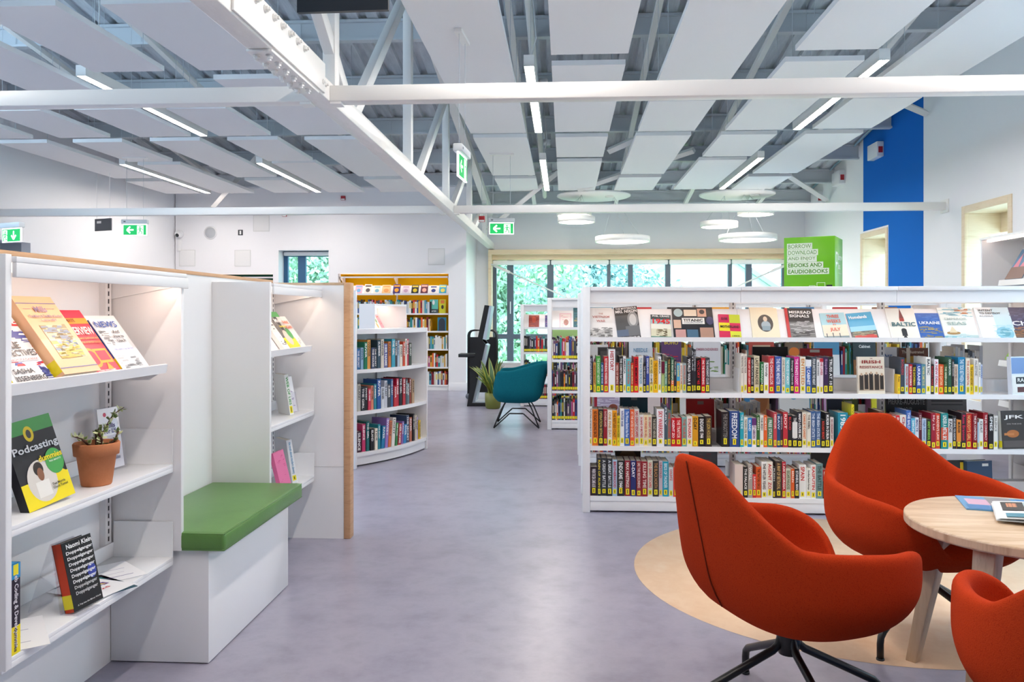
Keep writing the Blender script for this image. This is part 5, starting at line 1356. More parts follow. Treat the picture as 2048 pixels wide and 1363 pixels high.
for z in ZC:
    sector(MB(), RI, RO, z - 0.03, z).build('shelf', WHITEG, t)
sector(MB(), RI + 0.02, RO - 0.015, 0.012, 0.082).build('plinth', WHITEG, t)
sector(MB(), RI - 0.01, RI, 0.02, 1.08).build('back_panel', WHITE, t)
def radial(m, a, r0, r1, th, z0, z1):
    M = Matrix.Rotation(a, 4, 'Z')
    m.box(r0, r1, -th / 2, th / 2, z0, z1, 0, M)
    return m
radial(MB(), A1 + 0.006, RI - 0.01, RO + 0.004, 0.024, 0.0, 1.118).build('end_panel', WHITE, t, bevel=0.002)
for a in (radians(-36.5), radians(-24)):
    radial(MB(), a, RI, RI + 0.02, 0.03, 0.1, 1.08).build('upright', WHITE, t)
radial(MB(), A0 - 0.009, RI - 0.01, RO - 0.01, 0.03, 0.0, 1.10).build('end_panel', WHITE, t)
MB().box(-0.16, 0.03, 0, 0.03, 0.0, 1.435).build('tall_end_panel', mat('f1f1f3', 0.15), t, (1.345, -1.26, 0), (0, 0, radians(-12)), bevel=0.004)
CB = [['2f6ea8', '8fb4d0', '1f7a5a', 'e0a050', '3a4a6a', '24303f', '2f4a5a', 'd8cfc0', '6a6aa0', 'd27a3a', '3aa0b8', '33363f', 'b0c4d8', 'e9e0d0', 'cf4a2a', 'e8e0d4', 'c2304a', '3a4a40'],
      ['b9b9b0', '2f3740', '26262b', 'd0405a', 'e08a70', '2f8a9a', '2a5aa0', 'cfd4da', 'c9ccd6', '3a3f4a', '3a6a9a', 'c2303a', 'b81f3a', '1f1f22', 'b52a35', '4a5660', '5f7a80', '8a3a35', 'b89a7a'],
      ['3a2030', 'c23a6a', '1f6a6a', '222226', 'efe6d4', '2a8a9a', '1f7aa8', '9a7ac0', 'e07a4a', 'e8e4da', '3a8a4a', 'b8303c', '8a6ab0', '2a86c0', '3a4a6a', 'b86a50', '1f1f22', 'd8cdb8', 'b9a8c8', 'e8c02a']]
CT = ['NOVA', 'THE SECRET', 'TIDE', 'SILENCE', 'THE HOUSE', 'SWEET', 'ISLAND', 'THE LAST', 'WINTER', 'HER NAME', 'SUMMER', 'THE GIRL', 'LIGHT', 'RIVER']
r = random.Random(8)
for k, (z, cs) in enumerate(zip(ZC, CB)):
    a = radians(-40.2)
    for i, c in enumerate(cs):
        w = r.uniform(0.026, 0.046); h = r.uniform(0.19, 0.255) if r.random() < .75 else r.uniform(.165, .19)
        da = w / (RO - 0.02)
        am = a + da / 2
        if am > radians(-12.5): break
        rr = RO - 0.018 - r.random() * 0.012
        lum = int(c[0:2], 16) + int(c[2:4], 16)
        spine_book(CC.x + rr * cos(am), CC.y + rr * sin(am), z, w - 0.002, h, 0.17, c, r.choice(CT), 'f2f0ec' if lum < 300 else '2a2a30',
                   '%s book, %s along the %s shelf of the curved bookcase' % (cname(c), ORD[i], ('top', 'middle', 'bottom')[k]), 'books in the curved bookcase', rz=am + pi / 2, tagged=False,
                   tilt=radians(5) if (k == 2 and 5 < i < 14) else 0.0)
        a += da + (0.002 if k != 2 else 0.004)
# display unit behind the curved bookcase
t = empty('display_unit', (-2.05, 7.9, 0), label='white lit display unit rising behind the curved bookcase', cat='display unit')
MB().box(-0.02, 0.0, 0, 0.72, 0, 1.345).build('back_panel', WHITE, t)
MB().box(0, 0.14, 0, 0.02, 0, 1.345).build('side_panel', WHITE, t)
MB().box(0, 0.32, 0.70, 0.72, 0, 1.345).build('side_panel', WHITE, t)
MB().prism([(0, 0.02), (0.14, 0.02), (0.32, 0.70), (0, 0.70)], 'z', 1.325, 1.345).build('top_board', WHITE, t)
MB().prism([(0, 0.02), (0.13, 0.02), (0.30, 0.70), (0, 0.70)], 'z', 1.04, 1.06).build('shelf', WHITE, t)
MB().box(0.06, 0.1, 0.1, 0.66, 1.305, 1.322).build('light_strip', STRIPW, t)
for k, (y, c, lb) in enumerate(((8.10, 'eef0ee', 'white book leaning nearest in the display unit'), (8.24, 'f0efe6', 'flowered white book leaning in the middle of the display unit'), (8.38, 'f0a0b0', 'pink and orange book leaning farthest in the display unit'))):
    face_book((-1.93, y, 1.062), pi / 2 - 0.2, radians(30), 0.13, 0.2, 0.02, c, [[('s', .1, .1, .9, .9, 'c9d0cc', 10)], [('e', .3, .2, .6, .5, 'e0b03a'), ('e', .5, .5, .8, .8, '8ab07a')], [('s', .05, .1, .95, .9, 'e8662b', 16)]][k], [], lb, 'books in the display unit', spine=[None, None, 'e8662b'][k])

# ================================================================== alcove bookcases
def alcove_case(a0, a1, label, bays, y=YB + 0.06):
    t = empty('alcove_bookcase', ((a0 + a1) / 2, y, 0), label=label, cat='bookcase')
    X = t.location.x
    w = (a1 - a0) / bays
    for i in range(bays):
        x0, x1 = a0 + i * w + 0.012 - X, a0 + (i + 1) * w - 0.012 - X
        MB().box(x0, x1, 0.0, 0.03, 1.825, 1.85).build('canopy', WHITE, t)
        MB().box(x0 + 0.03, x1 - 0.03, 0.035, 0.06, 1.828, 1.84).build('light_strip', STRIPW, t)
        m = MB(); m.box(x0, x1, 0.0, 0.012, 1.545, 1.575); m.prism([(0.02, 1.55), (0.03, 1.548), (0.125, 1.70), (0.117, 1.703)], 'x', x0, x1); m.build('display_shelf', WHITE, t)
        for z in (1.25, 0.962, 0.67, 0.378, 0.089):
            MB().box(x0, x1, 0, 0.24, z - 0.025, z).build('shelf', WHITE, t)
    for i in range(bays + 1):
        xx = a0 + i * w - X
        xx = min(max(xx, a0 - X + 0.015), a1 - X - 0.015)
        MB().box(xx - 0.012, xx + 0.012, 0.24, 0.27, 0, 1.85).build('upright', WHITE, t)
        MB().prism([(0.0, 1.825), (0.24, 1.70), (0.24, 1.85), (0.0, 1.85)], 'x', xx - 0.003, xx + 0.003).build('canopy_bracket', WHITE, t)
    MB().box(a0 + 0.012 - X, a1 - 0.012 - X, 0.01, 0.22, 0.0, 0.062).build('plinth', WHITE, t)
alcove_case(AY[0] + 0.005, AY[1] - 0.005, 'white shelves of novels lit inside the yellow alcove', 2)
alcove_case(AG[0] + 0.005, AG[1] - 0.005, 'white shelves inside the dark green alcove', 1)
m = MB(); r = random.Random(31)
for z in (1.25, 0.962, 0.67, 0.378, 0.089):
    for a, b in ((AY[0] + 0.03, -2.80), (-2.76, AY[1] - 0.03 - (0.26 if z > .9 else 0))):
        filler_row(m, a, b, YB + 0.075, z, .17, .225, r, tags=False, wmin=0.018, wmax=0.036, pal=[0, 1, 2, 3, 4, 6, 7, 8, 9, 10, 12, 13, 15, 15, 2])
filler_build(m, 'rows of novels shelved inside the yellow alcove')
Gy = 'novels propped cover-out in the yellow alcove'
YC = [('e8e4e2', '2a2a30', 'white and black'), ('efa8c0', '6aa8d8', 'pink and blue'), ('f0dcd4', '3a3038', 'blush and charcoal'), ('f0e4da', '7ab8d0', 'cream and blue'), ('f0c890', 'e8a060', 'peach'), ('4a3a7a', 'f0a83a', 'purple and orange'), ('e6dce8', 'c8a8c4', 'lilac'), ('2a2e34', 'd8c23a', 'black and gold'), ('6a3a4a', 'e8b0a0', 'plum and salmon'), ('f0ece8', '3a4a8a', 'white and navy'), ('4ab0d0', 'f0e070', 'sky blue')]
for k, (c1, c2, nm) in enumerate(YC):
    x = -3.53 + k * 0.152 + (0.02 if k > 4 else 0)
    face_book((x, YB + 0.085, 1.562), 0, radians(30), 0.118 if k != 4 else 0.14, 0.165 + 0.012 * (k % 3), 0.012, c1, [('e', .2, .2, .8, .6, c2), ('r', .1, .75, .9, .9, c2)], [], '%s novel, %s of the cover-out row in the yellow alcove' % (nm, ORD[k]), Gy)
face_book((-2.13, YB + 0.085, 1.25), 0, radians(3), 0.135, 0.225, 0.015, '5fb8a8', [('r', 0, 0, 1, .3, '3a4a50'), ('e', .3, .6, .6, .95, 'e6e8e4')], [('AFTER', .5, .15, .6, .08, 'e8e8e4')], 'aqua novel standing cover-out on the upper alcove shelf', Gy)
face_book((-1.99, YB + 0.085, 1.25), 0, radians(3), 0.105, 0.225, 0.02, 'd0cc2a', [('e', .3, .3, .7, .6, '3a2a24'), ('r', .2, .7, .8, .95, 'd87a3a')], [], 'lime novel standing cover-out on the upper alcove shelf', Gy)
face_book((-2.00, YB + 0.085, 0.962), 0, radians(3), 0.14, 0.22, 0.015, '1f7fa0', [('e', .12, .3, .88, .95, '2c3440'), ('r', .12, 0, .88, .62, '2c3440')], [], 'blue novel with a dark arch standing cover-out in the alcove', Gy)

# ================================================================== rust tub chairs
def tub_shell(a, b, zb, rim, lean, n_exp=2.9, th=0.045, nphi=64, nt=14, name='shell', material=None, parent=None, b_front=None):
    """tub seat open to +y: the rim height follows the angle from the back"""
    m = MB()
    def R(phi):
        c_, s_ = abs(sin(phi)), abs(cos(phi))
        bb = b if cos(phi) > 0 or b_front is None else b_front
        return 1.0 / ((c_ / a) ** n_exp + (s_ / bb) ** n_exp) ** (1 / n_exp)
    def pt(phi, t, inset):
        zr = rim(phi)
        back = max(0.0, cos(phi)) ** 1.0
        if t < 0.35:
            q = t / 0.35
            g = 0.60 * q; z = zb + 0.02 * q * q
        else:
            q = (t - 0.35) / 0.65
            z = zb + 0.02 + (zr - zb - 0.02) * q
            zz = z - zb
            g = 0.60 + 0.40 * (1 - (1 - min(zz / 0.17, 1)) ** 2.2) ** 0.75
            if zz > 0.2:
                g -= 0.10 * (zz - 0.2) * (1 - back)
        r_ = R(phi) * g
        if inset:
            r_ = max(r_ - inset * (0.3 + 0.7 * min(1, g)), 0)
            z = z + inset * (1 - min(1, max(0, (g - 0.6) / 0.35)))
        x, y = r_ * sin(phi), -r_ * cos(phi)
        y -= lean * max(0, z - 0.42) * back
        x *= 1 - 0.55 * max(0, z - 0.56) * back
        return (x, y, z)
    ts = [0.0001] + [0.35 * i / 4 for i in range(1, 4)] + [0.35 + 0.65 * (i / (nt - 4)) for i in range(0, nt - 3)]
    rows = []
    for side, inset in ((0, 0.0), (1, th)):
        tt = ts if side == 0 else ts[::-1]
        for t in tt:
            rows.append([pt(2 * pi * j / nphi - pi, t, inset) for j in range(nphi)])
        if side == 0:     # rounded rim between outside and inside
            o1 = [pt(2 * pi * j / nphi - pi, 1.0, 0.0) for j in range(nphi)]
            i1 = [pt(2 * pi * j / nphi - pi, 1.0, th) for j in range(nphi)]
            rows.append([tuple((Vector(p).lerp(Vector(q), 0.25)) + Vector((0, 0, th * 0.30))) for p, q in zip(o1, i1)])
            rows.append([tuple((Vector(p).lerp(Vector(q), 0.75)) + Vector((0, 0, th * 0.30))) for p, q in zip(o1, i1)])
    vs = [p for rr in rows for p in rr]
    fs = []
    for i in range(len(rows) - 1):
        for j in range(nphi):
            j2 = (j + 1) % nphi
            fs.append((i * nphi + j, i * nphi + j2, (i + 1) * nphi + j2, (i + 1) * nphi + j))
    m.add(vs, fs, 0, True)
    o = m.build(name, material, parent, sub=1)
    return o, pt
def smooth(e0, e1, x):
    q = min(1, max(0, (x - e0) / (e1 - e0)))
    return q * q * (3 - 2 * q)
def rust_rim(phi):
    d = abs(math.degrees(phi))
    top, arm_b, arm, low = 0.815, 0.598, 0.570, 0.395
    if d < 23:
        return top - 0.006 * (d / 23) ** 2
    if d < 62:
        q = (d - 23) / 39
        return top - 0.006 + (arm_b - top + 0.006) * (q * 0.85 + 0.15 * q * q * (3 - 2 * q))
    if d < 112:
        return arm_b + (arm - arm_b) * (d - 62) / 50
    q = min(1.0, (d - 112) / 42)
    return low + (arm - low) * sqrt(max(0.0, 1 - q ** 2.2))
def rust_chair(loc, face_deg, label, legs_deg=45):
    """face_deg: direction the sitter looks, measured from +x"""
    t = empty('tub_chair', (loc[0], loc[1], 0), radians(face_deg - 90), label, 'chair', 'rust tub chairs around the round table')
    sh, pt = tub_shell(0.350, 0.272, 0.315, rust_rim, 0.22, n_exp=2.6, b_front=0.335, material=RUST, parent=t)
    # seat cushion
    m = MB(); n = 48; prof = [(0.0, 0.452), (0.6, 0.452), (0.86, 0.446), (0.97, 0.432), (1.0, 0.412), (0.97, 0.385), (0.8, 0.37)]
    vs = []
    for g, z in prof:
        for j in range(n):
            p = 2 * pi * j / n
            e = 3.2
            r_ = 1 / ((abs(sin(p)) / 0.262) ** e + (abs(cos(p)) / 0.272) ** e) ** (1 / e)
            vs.append((max(g, 0.001) * r_ * sin(p), 0.035 - max(g, 0.001) * r_ * cos(p), z - 0.012 * (1 - g) - (0.02 if cos(p) < -0.8 and g > .9 else 0)))
    m.add(vs, [(i * n + j, i * n + (j + 1) % n, (i + 1) * n + (j + 1) % n, (i + 1) * n + j) for i in range(len(prof) - 1) for j in range(n)], 0, True)
    m.build('seat_cushion', RUST, t, sub=1)
    # stitched seams down the back corners
    m = MB()
    for ph in (0.0,):
        pts = [Vector(pt(ph, q / 20, 0.0)) for q in range(8, 21)]
        m.tube([p * 1.0 + Vector((sin(ph) * 0.0008, -cos(ph) * 0.0008, 0)) for p in pts], 0.0022, 5)
    m.build('seam', RUSTSEAM, t)
    # column and four bent legs
    MB().lathe([(0.0001, 0.20), (0.030, 0.20), (0.036, 0.24), (0.036, 0.325), (0.0001, 0.325)], 20).build('column', BLACK, t)
    for k in range(4):
        a = radians(legs_deg - face_deg + 90 + 90 * k)
        d = Vector((cos(a), sin(a), 0))
        pts = [d * 0.022 + Vector((0, 0, 0.315)), d * 0.024 + Vector((0, 0, 0.255)), d * 0.034 + Vector((0, 0, 0.228)), d * 0.052 + Vector((0, 0, 0.212)), d * 0.18 + Vector((0, 0, 0.150)),
               d * 0.285 + Vector((0, 0, 0.098)), d * 0.302 + Vector((0, 0, 0.082)), d * 0.307 + Vector((0, 0, 0.060)), d * 0.307 + Vector((0, 0, 0.006))]
        lg = MB().tube(pts, 0.0125, 10).build('leg', BLACK, t)
        MB().lathe([(0.0001, 0), (0.014, 0), (0.014, 0.008), (0.0001, 0.008)], 12).build('glide', mat('2a2c30', 0.5), lg, tuple(d * 0.307))
    return t
rust_chair((0.69, 2.50), 22, 'rust fabric tub chair with its back to the aisle and side to the camera', legs_deg=12)
rust_chair((1.37, 3.13), -77, 'rust fabric tub chair facing the camera behind the round table', legs_deg=40)
rust_chair((1.27, 1.87), 70, 'rust fabric tub chair cut off by the frame corner, its back to the camera', legs_deg=30)

# ================================================================== round table and papers
TC = (1.49, 2.66)
t = empty('round_table', (TC[0], TC[1], 0), label='low round oak table with splayed legs between the rust chairs', cat='table')
MB().lathe([(0.0001, 0.578), (0.353, 0.578), (0.357, 0.574), (0.357, 0.549), (0.353, 0.545), (0.0001, 0.545)], 96).build('table_top', OAKTOP, t)
MB().lathe([(0.3575, 0.551), (0.3575, 0.572)], 96).build('edge_band', OAKLEG, t)
for k in range(4):
    a = radians((131, 219, 311, 41)[k])
    d = Vector((cos(a), sin(a), 0)); s_ = Vector((-sin(a), cos(a), 0))
    p0, p1 = d * 0.255 + Vector((0, 0, 0.545)), d * 0.365 + Vector((0, 0, 0.0))
    m = MB(); vs = []
    for p, hw in ((p0, 0.031), (p1, 0.0185)):
        for u, v in ((-1, -1), (1, -1), (1, 1), (-1, 1)):
            vs.append(tuple(p + d * hw * u + s_ * hw * v * 1.1))
    m.add(vs, [(0, 1, 2, 3), (4, 5, 6, 7), (0, 1, 5, 4), (1, 2, 6, 5), (2, 3, 7, 6), (3, 0, 4, 7)])
    m.build('leg', OAKLEG, t, bevel=0.004)
# magazine under a folded newspaper
t = empty('magazine', (1.545, 2.86, 0.5785), radians(-16), 'blue and pink magazine lying under the newspaper', 'magazine')
MB().box(-0.15, 0.15, -0.105, 0.105, 0, 0.004).build('cover', mat('5f9ac8', 0.3), t)
m = MB(); z = 0.0043
for (x0, y0, x1, y1, k) in ((-.13, -.03, -.06, .06, 0), (-.06, -.1, 0.02, .1, 1), (.04, .03, .14, .1, 2), (-.14, -.1, -.07, -.04, 2), (.05, -.1, .14, .0, 0)):
    m.quad((x0, y0, z), (x1, y0, z), (x1, y1, z), (x0, y1, z), k); z += 0.00015
m.build('print', [mat('d8a8c0', 0.3), mat('8a8484', 0.3), mat('3a7ab8', 0.3)], t, fixn=False)
t = empty('newspaper', (1.605, 2.665, 0.5835), radians(-24), 'folded white newspaper lying on the round oak table', 'newspaper')
m = MB(); r = random.Random(2)
def sheet(m, x0, x1, y0, y1, z, sag, k, n=10):
    vs, fs = [], []
    for i in range(n + 1):
        u = i / n
        for v in (0, 1):
            zz = z + sag * (sin(u * pi) * 0.4 + (1 - u) ** 3 * -0.3) + 0.002 * v
            vs.append((x0 + (x1 - x0) * u, y0 + (y1 - y0) * v, max(zz, 0.0003)))
    for i in range(n):
        fs.append((2 * i, 2 * i + 2, 2 * i + 3, 2 * i + 1))
    m.add(vs, fs, k)
for i in range(9):
    j = r.uniform(-.006, .006)
    sheet(m, -0.185 + j, 0.185, -0.125 + j, 0.125 + j * .5, 0.001 + i * 0.0019, 0.0022 * i, 0)
m.build('pages', mat('ebe9e6', 0.8, spec=0.2), t, fixn=False)
m = MB(); ztop = 0.0285
def nq(x0, y0, x1, y1, k):
    nn = 6
    for i in range(nn):
        a, b = x0 + (x1 - x0) * i / nn, x0 + (x1 - x0) * (i + 1) / nn
        def Z(x):
            u = (x + 0.185) / 0.37
            return 0.001 + 8 * 0.0019 + 0.0022 * 8 * (sin(u * pi) * .4 + (1 - u) ** 3 * -.3) + 0.0026
        m.quad((a, y0, Z(a)), (b, y0, Z(b)), (b, y1, Z(b)), (a, y1, Z(a)), k)
nq(-.165, -.02, -.10, .11, 1); nq(-.10, .02, -.02, .11, 2); nq(-.15, .03, -.12, .09, 3); nq(-.16, -.115, -.06, -.06, 4); nq(-.09, .06, -.05, .1, 1)
for i in range(5):
    for j in range(22):
        nq(0.0 + i * 0.036, -.11 + j * 0.0098, 0.031 + i * 0.036 - 0.008 * r.random(), -.107 + j * 0.0098, 0)
nq(-.05, -.06, -.012, .01, 4); nq(.0, .108, .17, .118, 1)
m.build('print', [mat('8f8f90', 0.8), mat('4a4644', 0.8), mat('b9c4c8', 0.8), mat('c98a6a', 0.8), mat('5a8a9a', 0.8)], t, fixn=False)

# ================================================================== things by the windows
# teal wire-leg chair
def teal_rim(phi):
    d = abs(math.degrees(phi))
    if d < 40: return 0.70
    if d < 110: return 0.70 + (0.615 - 0.70) * smooth(40, 110, d)
    if d < 130: return 0.615
    return 0.615 + (0.36 - 0.615) * smooth(130, 152, d)
t = empty('lounge_chair', (-0.525, 8.82, 0), radians(90), 'teal fabric tub chair on black wire legs by the bookcases', 'chair')
tub_shell(0.30, 0.285, 0.255, teal_rim, 0.26, n_exp=3.0, th=0.04, material=TEAL, parent=t)
m = MB(); n = 40; vs = []
prof = [(0.0, 0.40), (0.7, 0.398), (0.95, 0.385), (1.0, 0.36), (0.9, 0.33)]
for g, z in prof:
    for j in range(n):
        p = 2 * pi * j / n; e = 3.2
        r_ = 1 / ((abs(sin(p)) / 0.245) ** e + (abs(cos(p)) / 0.245) ** e) ** (1 / e)
        vs.append((max(g, .001) * r_ * sin(p), 0.015 - max(g, .001) * r_ * cos(p), z))
m.add(vs, [(i * n + j, i * n + (j + 1) % n, (i + 1) * n + (j + 1) % n, (i + 1) * n + j) for i in range(len(prof) - 1) for j in range(n)], 0, True)
m.build('seat_cushion', TEAL, t)
for sx in (-1, 1):
    fx = sx * 0.252
    for sy in (-1, 1):
        fy = sy * 0.245
        MB().tube([(sx * 0.12, sy * 0.12, 0.29), (sx * 0.20, sy * 0.17, 0.20), (fx, fy, 0.012)], 0.0075, 8).build('leg', BLACK, t)
        MB().tube([(fx, fy, 0.010), (sx * 0.235, sy * 0.075, 0.165)], 0.0075, 8).build('wire_strut', BLACK, t)
    MB().tube([(sx * 0.235, -0.075, 0.165), (sx * 0.235, 0.075, 0.165)], 0.0075, 8).build('wire_rail', BLACK, t)
# self-service kiosk seen from its side
t = empty('kiosk', (-1.19, 10.62, 0), label='black leaning self-service kiosk seen side on before the windows', cat='kiosk')
prof = [(-1.315, 0.0), (-1.173, 0.90), (-1.078, 1.358), (-1.012, 1.350), (-1.105, 0.885), (-1.065, 0.835), (-1.245, 0.045), (-1.055, 0.045), (-1.055, 0.0)]
P = [(x + 1.19, z) for x, z in prof]
for y in (0.0, 0.375):
    MB().prism(P, 'y', y, y + 0.025).build('side_plate', BLACK, t)
MB().prism([(P[1][0], P[1][1]), (P[2][0], P[2][1]), (P[2][0] + 0.02, P[2][1]), (P[1][0] + 0.02, P[1][1])], 'y', 0.025, 0.375).prism([P[0], P[1], (P[1][0] + 0.02, P[1][1]), (P[0][0] + 0.02, 0.02)], 'y', 0.025, 0.375).build('front_panel', BLACK, t)
MB().prism([(P[3][0] - 0.004, P[3][1]), (P[3][0] + 0.03, P[3][1] - 0.004), (P[4][0] + 0.05, P[4][1] + 0.004), (P[4][0], P[4][1] + 0.02)], 'y', 0.0, 0.40).build('screen_back', mat('b9c6d4', 0.35), t)
MB().prism([(P[5][0] - 0.002, P[5][1]), (P[5][0] + 0.03, P[5][1] - 0.02), (P[6][0] + 0.035, P[6][1]), (P[6][0], P[6][1])], 'y', 0.03, 0.37).build('back_panel', mat('b9c6d4', 0.35), t)
MB().box(-0.25, 0.02, 0.06, 0.34, 0.655, 0.70).build('book_shelf', BLACK, t, bevel=0.004)
MB().box(-0.05, 0.13, 0.04, 0.36, 0.045, 0.06).build('base_tray', GREYM, t)
# black trolley behind it
t = empty('book_trolley', (-1.2, 11.5, 0), label='black panelled trolley with tubular frame behind the kiosk', cat='trolley')
for y in (0.0, 0.16):
    pts = [(-0.205, y, 0.08), (-0.205, y, 0.93)] + [(-0.205 + 0.07 - 0.07 * cos(radians(q)), y, 0.93 + 0.07 * sin(radians(q))) for q in (30, 60, 90)] + [(0.135 + 0.07 * sin(radians(q)), y, 0.93 + 0.07 * cos(radians(q))) for q in (0, 30, 60)] + [(0.205, y, 0.93), (0.205, y, 0.08)]
    MB().tube(pts, 0.014, 8).build('tube_frame', BLACK, t)
MB().box(-0.195, 0.195, 0.01, 0.03, 0.10, 0.90).build('panel', BLACK, t)
MB().box(-0.195, 0.195, 0.13, 0.15, 0.10, 0.90).build('panel', BLACK, t)
for x in (-0.2, 0.2):
    for y in (0.0, 0.16):
        MB().lathe([(0.0001, -0.012), (0.04, -0.012), (0.045, 0), (0.04, 0.012), (0.0001, 0.012)], 18).build('castor', mat('6a7078', 0.4), t, (x, y, 0.045), (pi / 2, 0, 0.3))
# snake plant
t = empty('potted_plant', (-0.945, 10.42, 0), label='snake plant with yellow edged leaves in an olive pot', cat='plant')
MB().lathe([(0.0001, 0), (0.085, 0), (0.098, 0.015), (0.106, 0.10), (0.108, 0.205), (0.100, 0.205), (0.097, 0.17), (0.0001, 0.17)], 36).build('pot', OLIVE, t)
MB().lathe([(0.0001, 0.19), (0.099, 0.186)], 20).build('soil', SOIL, t)
r = random.Random(14)
for k in range(22):
    a = r.uniform(0, 2 * pi); l = r.uniform(0.28, 0.56); out = r.uniform(0.03, 0.17) * (1.6 if k < 3 else 1)
    d = Vector((cos(a), sin(a), 0)) if k > 2 else Vector((-1, r.uniform(-.3, .3), 0)).normalized()
    s_ = Vector((-d.y, d.x, 0)); b = d * r.uniform(0.01, 0.06) + Vector((0, 0, 0.18))
    rowsv = []
    for i in range(8):
        u = i / 7; w = 0.036 * (0.75 + 0.6 * u) * (1 - u ** 4) + 0.0005
        c = b + d * out * u * u * 1.4 + Vector((0, 0, l * u * (1 - 0.12 * u * out / 0.1)))
        tw = s_ * cos(u * 1.2) + d * sin(u * 1.2)
        rowsv.append([c - tw * w, c - tw * w * .72, c + d * 0.004, c + tw * w * .72, c + tw * w])
    m = MB()
    vs = [tuple(p) for row in rowsv for p in row]
    m.v += vs
    for i in range(7):
        for j in range(4):
            m.f.append([i * 5 + j, i * 5 + j + 1, i * 5 + 6 + j, i * 5 + 5 + j]); m.m.append(1 if j in (0, 3) else 0); m.sm.append(True)
    m.build('leaf', [SNAKE, SNAKEY], t, fixn=False)
# low white cabinet and green high-back booth before the windows
t = empty('low_cabinet', (-0.84, 12.2, 0), label='low white cabinet under the windows behind the teal chair', cat='cabinet')
MB().box(-0.17, 0.5, 0, 0.4, 0.03, 0.47).build('body', WHITE, t)
MB().box(-0.18, 0.51, -0.01, 0.41, 0.47, 0.49).build('top_board', WHITEG, t)
MB().box(-0.165, 0.16, -0.018, 0, 0.04, 0.46).build('door', WHITE, t)
MB().box(0.168, 0.495, -0.018, 0, 0.04, 0.46).build('door', WHITE, t)
t = empty('booth_seat', (0.55, 12.5, 0), label='pale green high-backed booth seen between the comic bookcases', cat='seat')
GB = mat('9ab87a', 0.9, spec=0.1)
MB().box(-0.75, 0.75, -0.5, -0.38, 0.1, 1.02).build('backrest', GB, t, bevel=0.03)
MB().box(-0.75, -0.63, -0.38, 0.3, 0.1, 1.02).build('side_wing', GB, t, bevel=0.03)
MB().box(0.63, 0.75, -0.38, 0.3, 0.1, 1.02).build('side_wing', GB, t, bevel=0.03)
MB().box(-0.63, 0.63, -0.38, 0.25, 0.1, 0.45).build('seat', GB, t, bevel=0.03)
MB().box(-0.7, 0.7, -0.45, 0.2, 0.0, 0.1).build('base', BLACK, t)

# ================================================================== promotional box on the second bookcase
t = empty('promotional_box', (2.09, 6.82, 1.4165), radians(-27), 'bright green promotional cube standing on the second bookcase', 'box')
LIME = mat('6cb616', 0.3, name='lime_print')
s_ = 0.20; hb = 0.46
MB().box(-s_, s_, -s_, s_, 0, hb).build('cube', LIME, t, bevel=0.003)
pap = mat('e6ecd8', 0.4)
ink = mat('4f8f10', 0.4)
for i, (s, w, b) in enumerate((('BORROW', .20, 0), ('DOWNLOAD', .245, 0), ('AND ENJOY', .235, 0), ('EBOOKS AND', .285, 1), ('EAUDIOBOOKS', .33, 1))):
    z = 0.385 - i * 0.052
    MB().box(-s_ + 0.025, -s_ + 0.025 + w, -s_ - 0.0008, -s_, z - 0.025, z + 0.025).build('text_strip', pap, t, fixn=False)
    text(t, 'lettering', s, ink, w - 0.02, 0.034, basis((1, 0, 0), (0, 0, 1), (-s_ + 0.025 + w / 2, -s_ - 0.0016, z)), bold=bool(b))
m = MB()
y = -s_ - 0.001
for x0, x1, z0, z1 in ((-.03, -.012, .02, .05), (.0, .05, .02, .06), (.06, .125, .03, .085)):
    for a, b, c, d in ((x0, x1, z0, z0 + .004), (x0, x1, z1 - .004, z1), (x0, x0 + .004, z0, z1), (x1 - .004, x1, z0, z1)):
        m.quad((a, y, c), (b, y, c), (b, y, d), (a, y, d))
m.quad((.08, y, .018), (.105, y, .018), (.105, y, .03), (.08, y, .03))
m.build('device_icons', pap, t, fixn=False)
for k in range(3):
    MB().box(.135, .18, -s_ - 0.001, -s_, .025 + k * .022, .042 + k * .022).build('store_badge', INK if k < 2 else LIME, t, fixn=False)
MX = lambda u, v: basis((0, 1, 0), (0, 0, 1), (s_ + 0.0016, u, v))
text(t, 'lettering', 'Borrow', pap, 0.20, 0.055, MX(0.055, 0.30))
text(t, 'lettering', 'Box.', pap, 0.115, 0.055, MX(0.012, 0.225))
text(t, 'lettering', 'Your library in one app', pap, 0.16, 0.014, MX(0.04, 0.165), bold=False)
m = MB(); x = s_ + 0.001
def fr(y0, y1, z0, z1): m.quad((x, y0, z0), (x, y1, z0), (x, y1, z1), (x, y0, z1))
fr(-.165, -.065, .315, .335); fr(-.165, -.065, .235, .252); fr(-.165, -.145, .252, .315); fr(-.085, -.065, .252, .315)
m.add([(x, -.15, .235), (x, -.115, .235), (x, -.15, .205)], [(0, 1, 2)])
m.build('speech_bubble_logo', pap, t, fixn=False)

